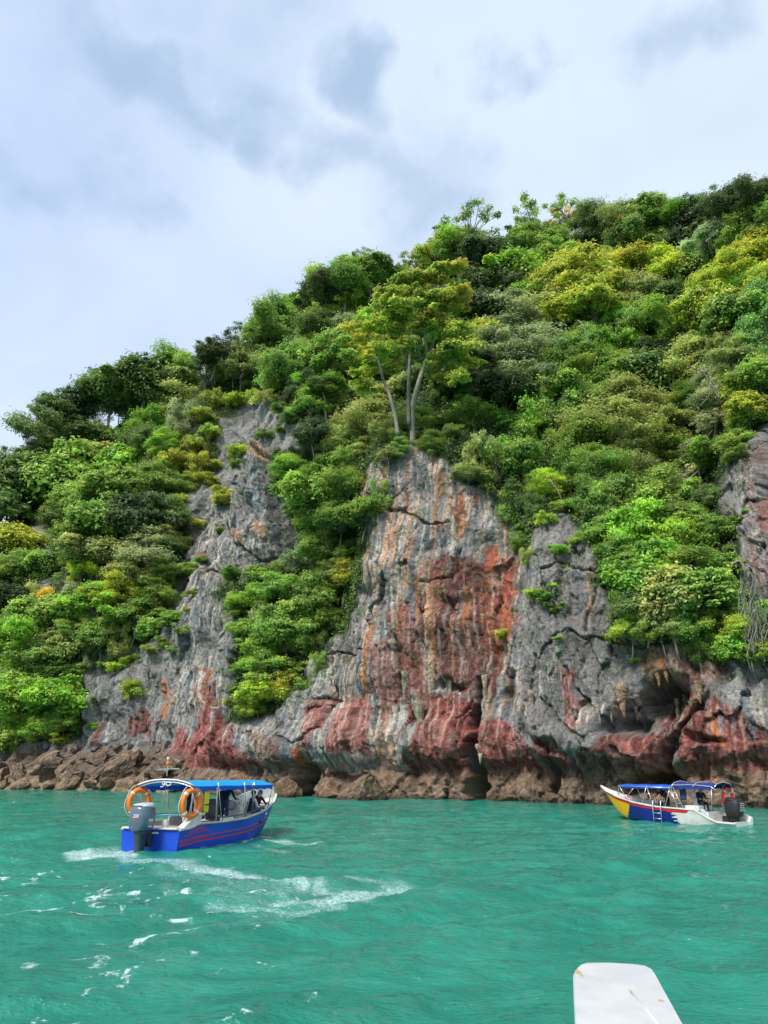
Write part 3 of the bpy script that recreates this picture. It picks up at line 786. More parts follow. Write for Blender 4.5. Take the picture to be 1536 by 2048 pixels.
# rows of the rubble shelf (pixel position, half width in pixels, tint)
for x in range(-10, 420, 21):
    BW.append((x + rb.uniform(-6, 6), 1569 + rb.uniform(-3, 4), rb.choice((9, 13, 16, 20, 30)), 'pale', 0))
for x in range(-10, 370, 24):
    BW.append((x + rb.uniform(-8, 8), 1548 + rb.uniform(-8, 6), rb.choice((9, 12, 17, 22, 34)), 'brown', 1))
for x in range(40, 360, 26):
    BW.append((x + rb.uniform(-8, 8), 1522 + rb.uniform(-9, 7), rb.choice((8, 12, 16, 28)), 'brown', 2))
for x in range(150, 330, 40):
    BW.append((x + rb.uniform(-8, 8), 1497 + rb.uniform(-6, 6), rb.uniform(8, 17), 'grey', 3))
ORD = ['first', 'second', 'third', 'fourth', 'fifth', 'sixth', 'seventh', 'eighth', 'ninth', 'tenth', 'eleventh', 'twelfth', 'thirteenth', 'fourteenth', 'fifteenth', 'sixteenth', 'seventeenth', 'eighteenth',
       'nineteenth', 'twentieth'] + ['twenty-' + w for w in ('first', 'second', 'third', 'fourth', 'fifth', 'sixth', 'seventh', 'eighth', 'ninth')] + ['thirtieth'] + ['thirty-' + w for w in ('first', 'second', 'third', 'fourth', 'fifth')]
rown = {0: 'at the waterline', 1: 'in the row just above the waterline', 2: 'in the middle row of the rubble shelf', 3: 'in the top row under the grey cliff'}
colw = {'pale': 'pale tan', 'brown': 'dark brown', 'grey': 'grey'}
cnt = {}
TINT = {'pale': (1.25, 1.18, 1.08), 'brown': (.85, .82, .8), 'grey': (.85, .92, 1.0)}
for (px, py, hw, tn, row) in sorted(BW):
    p = surf(px, py)
    if p is None: continue
    if row == 0: p.z = min(p.z, .35)
    k = project(*p)[2] / FPX; r_ = hw * k
    cnt[row] = cnt.get(row, 0) + 1
    o = bpy.data.objects.new("boulder", rb.choice(BM_)); COL.objects.link(o)
    o.location = p + Vector((-BX, -BY, 0)) * r_ * .25 + Vector((0, 0, r_ * .1))
    o.scale = (r_ * rb.uniform(1.0, 1.7), r_ * rb.uniform(.8, 1.1), r_ * rb.uniform(.5, .85)); o.rotation_euler = (rb.uniform(-.9, .9), rb.uniform(-.9, .9), rb.uniform(0, 6.3))
    tv = rb.uniform(.8, 1.2); o.color = tuple(c * tv for c in TINT[tn]) + (1,)
    tag(o, f"{colw[tn]} boulder {rown[row]}, {ORD[cnt[row] - 1]} from the left", 'boulder', 'boulders along the left shore')
# the big tidal boulder in front of the middle cliff, its neighbours
for (px, py, hw, hh_, tn, lab) in [(735, 1568, 72, 46, (.85, .8, .72), 'large ridged brown boulder standing in the water before the striped cliff'), (665, 1585, 30, 20, (1.1, .95, .8), 'low tan boulder left of the large ridged boulder'),
                                   (538, 1578, 44, 22, (1.1, .95, .8), 'broad tan rock at the waterline behind the canopy of the blue boat'), (578, 1577, 30, 26, (1.0, .85, .72), 'upright tan rock at the waterline left of the small cave'),
                                   (938, 1598, 12, 5, (1.6, 1.5, 1.35), 'small pale rock breaking the surface below the narrow cave'), (1100, 1594, 30, 18, (.85, .78, .7), 'brown block at the waterline between the cave and the moored boat'),
                                   (1010, 1588, 26, 16, (.9, .8, .7), 'rounded brown block at the waterline just right of the narrow cave'), (440, 1575, 36, 18, (1.1, 1, .85), 'tan rock at the waterline hidden partly by the bright blue canopy')]:
    p = surf(px, min(py, 1590)); p2 = on_level(px, min(1603, py + hh_ * .5))
    k = project(*p)[2] / FPX
    o = bpy.data.objects.new("boulder", boulder_mesh(int(px), 5 if hw > 60 else 4)); COL.objects.link(o); o.data.materials.append(boulder_m)
    dirv = Vector((p.x, p.y, 0)).normalized()
    o.location = Vector((p.x, p.y, 0)) - dirv * hw * k * .35; o.location.z = (hh_ * .25) * k
    if px == 938: o.location = on_level(938, 1600); o.location.z = .02
    o.scale = (hw * k * 1.05, hw * k * .8, hh_ * k * 1.15); o.rotation_euler = (0, 0, rb.uniform(-.4, .4)); o.color = (*tn, 1)
    tag(o, lab, 'boulder')
# ================================================================== THE SEA
NR, NC = 760, 840
yr = 2.6 * (118 / 2.6) ** (np.linspace(0, 1, NR))
uc = np.linspace(-1.15, 1.15, NC); uc = np.sign(uc) * (np.abs(uc / 1.15) ** 1.25) * 1.15
YY, UU = np.meshgrid(yr, uc, indexing='ij'); XX = YY * UU + 0 * YY
rw = np.random.default_rng(3)
H = np.zeros(XX.shape)
for i in range(54):
    lam = 0.22 * (3.4 / 0.22) ** rw.random(); k = 2 * math.pi / lam
    th = R(rw.normal(-62, 34)); ph = rw.random() * 6.28
    amp = 0.0062 * lam ** 0.85 * (1.1 if lam > 1 else 1.25)
    arg = k * (XX * math.cos(th) + YY * math.sin(th)) + ph + 1.6 * pn(XX * .22 / max(lam, .6), YY * .22 / max(lam, .6), 0.0, i)
    fade = np.clip(1.5 - (YY * YY * .0011) / lam * .35, 0.12, 1)
    H += amp * fade * (1 - 2 * np.abs(np.sin(arg / 2)) if i % 4 == 0 else np.cos(arg))
gust = 0.75 + .5 * fbm(XX * .09, YY * .09, 4.0, 3, 55)
H *= gust
H += 0.028 * fbm(XX * .5, YY * .7, 1.0, 3, 57)
wpx, wpy, wzc = project(XX, YY, 0 * XX)
wnx = wpx + 26 * fbm(XX * .5, YY * .5, 3.0, 3, 61); wny = wpy + 9 * fbm(XX * .5, YY * .35, 5.0, 3, 62)


def wseg(x0, y0, x1, y1, w, ys=2.6):
    ex, ey = x1 - x0, (y1 - y0) * ys
    t = np.clip(((wnx - x0) * ex + (wny - y0) * ys * ey) / (ex * ex + ey * ey), 0, 1)
    d = np.hypot(wnx - x0 - t * ex, (wny - y0) * ys - t * ey)
    return 1 - sstep(w * .1, w, d)


foam = np.zeros(XX.shape)
churn = np.zeros(XX.shape)
for (x0, y0, x1, y1, w, a) in [(150, 1712, 240, 1705, 34, .8), (240, 1712, 330, 1722, 34, .62), (320, 1716, 420, 1735, 36, .6), (400, 1735, 520, 1752, 36, .72), (520, 1752, 612, 1770, 34, .66), (604, 1764, 622, 1782, 12, .7),
                               (430, 1770, 560, 1790, 26, .42), (560, 1800, 650, 1800, 34, .6), (640, 1800, 730, 1790, 44, .68), (715, 1790, 800, 1768, 36, .62), (640, 1765, 680, 1800, 30, .6), (700, 1758, 780, 1764, 16, .5),
                               (430, 1790, 640, 1812, 60, .36), (560, 1770, 700, 1785, 60, .40), (400, 1750, 600, 1780, 80, .30), (500, 1825, 700, 1800, 70, .30), (430, 1810, 620, 1822, 34, .5), (330, 1740, 520, 1770, 50, .36), (600, 1828, 700, 1815, 20, .5), (330, 1775, 450, 1800, 34, .34), (540, 1679, 640, 1680, 9, .7), (500, 1690, 600, 1700, 12, .4),
                               (380, 1700, 470, 1688, 6, .75), (470, 1688, 540, 1668, 5, .8), (560, 1745, 640, 1720, 26, .12), (350, 1845, 560, 1850, 24, .28), (1240, 1652, 1500, 1660, 10, .32)]:
    m = wseg(x0, y0, x1, y1, w) * a
    foam = np.maximum(foam, m); churn = np.maximum(churn, m)
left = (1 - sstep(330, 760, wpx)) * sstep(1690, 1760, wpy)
glint_mask = np.maximum(left * (0.34 + .28 * fbm(XX * .3, YY * .3, 1.0, 2, 66)), -.25)  # where the painted sun glints lie, lower left
H += churn * 0.05 * (ridged(XX * 2.6, YY * 2.6, 1.0, 3, 67) - .2)
ring = np.exp(-((np.hypot((wpx - 600) / 210, (wpy - 1765) / 58) - 1.0) / .26) ** 2) * sstep(1750, 1790, wpy)
H += ring * .035 * np.sin(np.hypot((XX + 2.6), (YY - 19.5)) * 11)
me = mesh_np("sea", np.stack([XX.ravel(), YY.ravel(), H.ravel()], 1), (lambda q: np.stack([q[:-1, :-1].ravel(), q[:-1, 1:].ravel(), q[1:, 1:].ravel(), q[1:, :-1].ravel()], 1))(np.arange(NR * NC).reshape(NR, NC)), smooth=True)
attr_f(me, 'foam', foam); attr_f(me, 'glint', glint_mask)


def water_mat(name, has_attr):
    m = bpy.data.materials.new(name); m.use_nodes = True; nt = m.node_tree; L = nt.links; b = nt.nodes['Principled BSDF']; N = nt.nodes.new
    b.inputs['Roughness'].default_value = .045; b.inputs['IOR'].default_value = 1.33; b.inputs['Specular IOR Level'].default_value = .5
    g = N('ShaderNodeNewGeometry')
    def noise(sc, det, st=(1, 1, 1), rgh=.55, dist=0):
        mp = N('ShaderNodeMapping'); mp.inputs['Scale'].default_value = st; L.new(g.outputs['Position'], mp.inputs[0])
        n = N('ShaderNodeTexNoise'); n.inputs['Scale'].default_value = sc; n.inputs['Detail'].default_value = det; n.inputs['Roughness'].default_value = rgh; n.inputs['Distortion'].default_value = dist
        L.new(mp.outputs[0], n.inputs['Vector']); return n.outputs['Fac']
    def mp_(v, a, b_, c, d):
        r = N('ShaderNodeMapRange'); r.inputs['From Min'].default_value = a; r.inputs['From Max'].default_value = b_; r.inputs['To Min'].default_value = c; r.inputs['To Max'].default_value = d; L.new(v, r.inputs[0]); return r.outputs[0]
    def mth(op, a, b_):
        n = N('ShaderNodeMath'); n.operation = op
        for i, v in enumerate((a, b_)):
            if isinstance(v, (int, float)): n.inputs[i].default_value = v
            else: L.new(v, n.inputs[i])
        return n.outputs[0]
    def mixc(f, a, b_):
        n = N('ShaderNodeMix'); n.data_type = 'RGBA'
        for sck, v in ((n.inputs[0], f), (n.inputs[6], a), (n.inputs[7], b_)):
            if isinstance(v, (int, float)): sck.default_value = v
            elif isinstance(v, tuple): sck.default_value = v
            else: L.new(v, sck)
        return n.outputs[2]
    body = mixc(mp_(noise(.12, 4), .35, .65, 0, 1), (.008, .145, .102, 1), (.014, .200, .140, 1))
    body = mixc(mp_(noise(.55, 5, (1, 2.2, 1)), .4, .72, 0, .8), body, (.028, .27, .19, 1))
    rip = noise(2.4, 4, (1, 1.7, 1), .6, .6); rip2 = noise(6.5, 5, (1, 2.1, 1), .62, .1)
    h = mth('ADD', mth('MULTIPLY', rip, .10), mth('ADD', mth('MULTIPLY', rip2, .075), mth('MULTIPLY', noise(17, 3, (1, 1.8, 1), .6, 0), .016)))
    bp = N('ShaderNodeBump'); bp.inputs['Strength'].default_value = .8; bp.inputs['Distance'].default_value = 1.0; L.new(h, bp.inputs['Height'])
    if has_attr:
        af = N('ShaderNodeAttribute'); af.attribute_name = 'foam'; al = N('ShaderNodeAttribute'); al.attribute_name = 'glint'
        lace = noise(5.2, 8, (1, 1.25, 1), .72, 1.6); fine = noise(16, 5, (1, 1, 1), .7, .8)
        lv = mth('ADD', mth('MULTIPLY', mth('ABSOLUTE', mth('SUBTRACT', lace, .5), 0), -5.0), .62)
        lv = mth('ADD', lv, mth('MULTIPLY', mth('SUBTRACT', fine, .5), 1.2))
        f1_ = mp_(mth('ADD', lv, mth('MULTIPLY', af.outputs['Fac'], 1.15)), .85, 1.6, 0, .78)
        # sun glints painted into the water colour as pale spots
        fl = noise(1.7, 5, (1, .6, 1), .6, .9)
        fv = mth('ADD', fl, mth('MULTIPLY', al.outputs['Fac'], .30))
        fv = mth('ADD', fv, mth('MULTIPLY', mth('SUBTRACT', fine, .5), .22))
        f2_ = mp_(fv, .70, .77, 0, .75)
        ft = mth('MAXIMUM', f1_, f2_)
        milk = mp_(af.outputs['Fac'], .03, .7, 0, .6)
        body = mixc(milk, body, (.10, .30, .25, 1))
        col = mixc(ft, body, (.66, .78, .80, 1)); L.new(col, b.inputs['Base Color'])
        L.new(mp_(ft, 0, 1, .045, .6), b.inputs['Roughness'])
        L.new(mp_(ft, 0, 1, .8, .3), bp.inputs['Strength'])
    else: L.new(body, b.inputs['Base Color'])
    L.new(bp.outputs[0], b.inputs['Normal'])
    return m


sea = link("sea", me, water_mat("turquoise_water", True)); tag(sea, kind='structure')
m = MB(); z = -0.30
# open water round the near field, leaving the same place to the near mesh
m.add([(-4000, -4000, z), (4000, -4000, z), (4000, 4000, z), (-4000, 4000, z)], [(0, 1, 2, 3)])
far_sea = m.build("open_sea", water_mat("open_water", False)); tag(far_sea, kind='structure')
# ================================================================== TREES
def leaf_mat(name, trans=0.40):
    m = bpy.data.materials.new(name); m.use_nodes = True; nt = m.node_tree; L = nt.links; N = nt.nodes.new; b = nt.nodes['Principled BSDF']; out = nt.nodes['Material Output']
    oi = N('ShaderNodeObjectInfo'); a = N('ShaderNodeAttribute'); a.attribute_name = 'var'
    hs = N('ShaderNodeHueSaturation')
    gp = N('ShaderNodeNewGeometry'); n0 = N('ShaderNodeTexNoise'); n0.inputs['Scale'].default_value = .55; n0.inputs['Detail'].default_value = 4; L.new(gp.outputs['Position'], n0.inputs['Vector'])
    h0 = N('ShaderNodeHueSaturation'); L.new(oi.outputs['Color'], h0.inputs['Color'])
    q1 = N('ShaderNodeMapRange'); q1.inputs['From Min'].default_value = .35; q1.inputs['From Max'].default_value = .65; q1.inputs['To Min'].default_value = .525; q1.inputs['To Max'].default_value = .485; L.new(n0.outputs['Fac'], q1.inputs[0]); L.new(q1.outputs[0], h0.inputs['Hue'])
    q2 = N('ShaderNodeMapRange'); q2.inputs['From Min'].default_value = .35; q2.inputs['From Max'].default_value = .65; q2.inputs['To Min'].default_value = .72; q2.inputs['To Max'].default_value = 1.35; L.new(n0.outputs['Color'], q2.inputs[0]); L.new(q2.outputs[0], h0.inputs['Value'])
    L.new(h0.outputs[0], hs.inputs['Color'])
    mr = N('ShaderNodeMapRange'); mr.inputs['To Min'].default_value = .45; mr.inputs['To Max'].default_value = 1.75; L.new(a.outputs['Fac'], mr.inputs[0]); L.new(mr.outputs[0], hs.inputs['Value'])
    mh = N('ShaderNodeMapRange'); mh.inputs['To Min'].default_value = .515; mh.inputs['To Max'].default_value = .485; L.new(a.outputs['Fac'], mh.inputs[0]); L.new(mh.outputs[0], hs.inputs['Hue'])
    L.new(hs.outputs[0], b.inputs['Base Color']); b.inputs['Roughness'].default_value = .42; b.inputs['Specular IOR Level'].default_value = .5
    tl = N('ShaderNodeBsdfTranslucent'); h2 = N('ShaderNodeHueSaturation'); h2.inputs['Value'].default_value = 1.3; h2.inputs['Hue'].default_value = .49; L.new(hs.outputs[0], h2.inputs['Color']); L.new(h2.outputs[0], tl.inputs[0])
    mx = N('ShaderNodeMixShader'); mx.inputs[0].default_value = trans; L.new(b.outputs[0], mx.inputs[1]); L.new(tl.outputs[0], mx.inputs[2]); L.new(mx.outputs[0], out.inputs[0])
    return m


LEAF = leaf_mat("leaves")
BARK = mat("bark", (.22, .19, .15), .9, var=.5, vscale=3, bump=.6, bscale=14)
PALEBARK = mat("pale_bark", (.30, .27, .22), .85, var=.4, vscale=3, bump=.5, bscale=14)


def leaves_np(P, Nrm, size, rng, var, aspect=.5, droop=0.0, fold=.25):
    """quads folded along the midrib, one per point"""
    n = len(P)
    T = rng.normal(size=(n, 3)); T[:, 2] -= droop
    Nn = Nrm / np.maximum(np.linalg.norm(Nrm, axis=1, keepdims=True), 1e-6)
    T -= Nn * (T * Nn).sum(1, keepdims=True); T /= np.maximum(np.linalg.norm(T, axis=1, keepdims=True), 1e-6)
    B = np.cross(Nn, T); sz = (size * rng.uniform(.6, 1.35, n))[:, None]
    a = P - T * sz * .5; c = P + T * sz * .5 - Nn * sz * .12
    l = P + B * sz * aspect * .5 + Nn * sz * fold * .3; r = P - B * sz * aspect * .5 + Nn * sz * fold * .3
    V = np.stack([a, l, c, r], 1).reshape(-1, 3); F = np.arange(n * 4).reshape(n, 4)
    return V, F, np.repeat(var, 4)


def crown_points(kind, seed):
    rng = np.random.default_rng(seed); P, N_, var, cl = [], [], [], []
    def clump(c, rad, n, up=.55, flat=.75, v0=.5):
        d = rng.normal(size=(n, 3)); d /= np.linalg.norm(d, axis=1, keepdims=True); d[:, 2] = np.where((d[:, 2] < -.2) & (rng.random(n) < .75), -d[:, 2], d[:, 2])
        lump = 1 + .28 * np.sin(d[:, 0] * 7 + c[0] * 9) * np.sin(d[:, 1] * 8 + c[1] * 7) + .2 * np.sin(d[:, 2] * 9 + c[2] * 5)
        rr = rad * lump * (1 - .5 * rng.random(n) ** 1.8) * (1 + .45 * rng.random(n) ** 5)
        p = c + d * rr[:, None] * np.array([1, 1, flat]); nn = d + np.array([0, 0, up]) + rng.normal(size=(n, 3)) * .42
        P.append(p); N_.append(nn); var.append(np.clip(v0 + rng.normal(size=n) * .17, 0, 1)); cl.append(c)
    if kind == 'dome':
        K = int(rng.integers(26, 34))
        for i in range(K):
            u = (i + .5) / K; z = 1 - 1.62 * u; a = i * 2.39996 + rng.uniform(-.5, .5); r_ = math.sqrt(max(0, 1 - z * z)); rad = rng.choice([.16, .22, .27, .34, .42])
            lobe = 1 + .32 * math.sin(2 * a + seed) + .22 * math.sin(3 * a + seed * 1.7); c = np.array([r_ * math.cos(a) * lobe, r_ * math.sin(a) * lobe, z * .92]) * rng.uniform(.5, .92)
            clump(c, rad, int(2500 * rad), v0=rng.uniform(.32, .68), flat=rng.uniform(.55, .85))
        clump(np.array([0, 0, .05]), .55, 420, v0=.2)
        size, asp, dr = float(rng.choice([.075, .09, .115])), float(rng.choice([.38, .5, .62])), .5
    elif kind == 'umbrella':
        for lay in range(5):
            zl = .6 - lay * .34; R_ = (.45, .75, .95, .85, .6)[lay]; K = (4, 8, 10, 8, 5)[lay]
            for i in range(K):
                a = i / K * 6.283 + rng.uniform(-.4, .4) + lay; rr = R_ * rng.uniform(.35, .9)
                clump(np.array([rr * math.cos(a), rr * math.sin(a), zl + rng.uniform(-.2, .2)]), rng.uniform(.2, .42), int(rng.uniform(340, 540)), up=.9, flat=.46, v0=rng.uniform(.4, .7))
        size, asp, dr = .08, .42, .2
    elif kind == 'plume':
        for i in range(46):
            a = rng.uniform(0, 6.283); lean = rng.uniform(.2, 1.0); h = rng.uniform(.7, 1.15); t = np.linspace(.25, 1, 60)
            x = lean * t ** 1.7 * .95; z = -.7 + 1.75 * h * (t - .42 * t ** 3 * (0.5 + lean))
            n = 120; tt = rng.integers(0, 60, n); c = np.stack([x[tt] * math.cos(a), x[tt] * math.sin(a), z[tt]], 1) + rng.normal(size=(n, 3)) * .055 * np.array([1, 1, .8]); P.append(c)
            N_.append(np.array([math.cos(a) * .5, math.sin(a) * .5, .8]) + rng.normal(size=(n, 3)) * .6); var.append(np.clip(rng.uniform(.3, .7) + rng.normal(size=n) * .15, 0, 1))
            if i % 5 == 0: cl.append(c[-1])
        size, asp, dr = .13, .26, 1.6
    elif kind == 'vine':
        for i in range(34):
            a = rng.uniform(0, 6.283); rr = rng.uniform(.35, .8); z = rng.uniform(-1.5, 1.0)
            clump(np.array([rr * math.cos(a), rr * math.sin(a), z]), rng.uniform(.2, .36), int(rng.uniform(170, 250)), up=.3, flat=1.5, v0=rng.uniform(.3, .62))
        size, asp, dr = .10, .62, 2.2
    elif kind == 'sparse':
        for i in range(24):
            d = rng.normal(size=3); d[2] = abs(d[2]) * .9 - .2; d /= np.linalg.norm(d); c = d * rng.uniform(.45, 1.0)
            clump(c, rng.uniform(.10, .22), int(rng.uniform(60, 120)), up=.7, flat=.6, v0=rng.uniform(.3, .7))
        size, asp, dr = .085, .48, .4
    elif kind == 'puff':
        for i in range(13):
            a = rng.uniform(0, 6.283); rr = rng.uniform(.1, .85)
            clump(np.array([rr * math.cos(a), rr * math.sin(a), rng.uniform(-.35, .45) * (1.1 - rr)]), rng.uniform(.15, .4), int(rng.uniform(40, 110)), up=.9, flat=.5, v0=rng.uniform(.35, .75))
        size, asp, dr = .21, .42, .5
    elif kind == 'shrub':
        for i in range(14):
            a = rng.uniform(0, 6.283); rr = rng.uniform(.1, .75); z = rng.uniform(-.5, .6)
            clump(np.array([rr * math.cos(a), rr * math.sin(a), z * (1 - rr * .5)]), rng.uniform(.22, .42), int(rng.uniform(130, 210)), up=.8, flat=.55, v0=rng.uniform(.35, .7))
        size, asp, dr = .15, .4, .6
    P = np.concatenate(P); N_ = np.concatenate(N_); var = np.concatenate(var)
    # shade deep inside the crown and lit tops put into the leaf tone
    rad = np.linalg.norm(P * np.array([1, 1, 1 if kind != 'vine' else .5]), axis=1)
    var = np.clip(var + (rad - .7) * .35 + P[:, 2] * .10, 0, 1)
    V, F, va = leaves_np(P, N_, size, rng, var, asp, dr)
    return V, F, va, cl


def crown_mesh(kind, seed):
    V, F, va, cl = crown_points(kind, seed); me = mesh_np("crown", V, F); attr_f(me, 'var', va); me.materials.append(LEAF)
    return me, cl


def trunk_mesh(kind, cl, seed, pale=False):
    rr = random.Random(seed); m = MB(); base = Vector((rr.uniform(-.15, .15), rr.uniform(-.15, .15), -1.7 if kind != 'shrub' else -1.0))
    if kind == 'vine': base.z = -.2
    fork = Vector((rr.uniform(-.1, .1), rr.uniform(-.1, .1), -.45)); rt = {'sparse': .035, 'shrub': .018, 'plume': .02, 'vine': .03}.get(kind, .034)
    m.tube([base, base.lerp(fork, .5) + Vector((rr.uniform(-.06, .06), rr.uniform(-.06, .06), 0)), fork], [rt * 1.2, rt, rt * .85], n=6)
    for c in cl[:26]:
        c = Vector(c); mid = fork.lerp(c, .5) + Vector((rr.uniform(-.1, .1), rr.uniform(-.1, .1), rr.uniform(-.02, .14)))
        m.tube([fork, mid, c], [rt * .5, rt * .32, rt * .12], n=4, cap=False)
        if kind in ('sparse', 'umbrella'):
            for _ in range(2):
                e_ = c + Vector((rr.gauss(0, .14), rr.gauss(0, .14), rr.uniform(0, .2))); m.tube([mid.lerp(c, .6), e_], [rt * .2, rt * .08], n=3, cap=False)
    me = m.mesh("trunk", True); me.materials.append(PALEBARK if pale else BARK); return me


PROTO = {}
for kind, n in (('dome', 8), ('umbrella', 4), ('plume', 3), ('vine', 3), ('sparse', 4), ('shrub', 3), ('puff', 4)):
    PROTO[kind] = []
    for i in range(n):
        cm, cl = crown_mesh(kind, 1000 + 37 * i + len(kind)); PROTO[kind].append((cm, trunk_mesh(kind, cl, i, kind == 'sparse' and i == 1)))

LC = {'k': ((0.079, 0.120, 0.043), 'very dark green'), 'd': ((0.136, 0.217, 0.058), 'dark green'), 'm': ((0.215, 0.331, 0.063), 'mid green'), 'g': ((0.215, 0.376, 0.048), 'bright green'),
      'l': ((0.337, 0.445, 0.056), 'lime green'), 'y': ((0.368, 0.416, 0.058), 'yellow green'), 'o': ((0.313, 0.370, 0.114), 'olive green'), 's': ((0.283, 0.348, 0.164), 'grey green'),
      'a': ((0.618, 0.479, 0.064), 'golden yellow'), 'p': ((0.545, 0.536, 0.271), 'pale cream green'), 'b': ((0.154, 0.308, 0.071), 'blue green')}
KN = {'dome': 'rounded tree', 'umbrella': 'spreading flat topped tree', 'plume': 'feathery bamboo clump', 'vine': 'vine draped tree', 'sparse': 'thin open crowned tree', 'shrub': 'small shrub'}
CODE = {'D': 'dome', 'U': 'umbrella', 'B': 'plume', 'V': 'vine', 'S': 'sparse', 'H': 'shrub'}
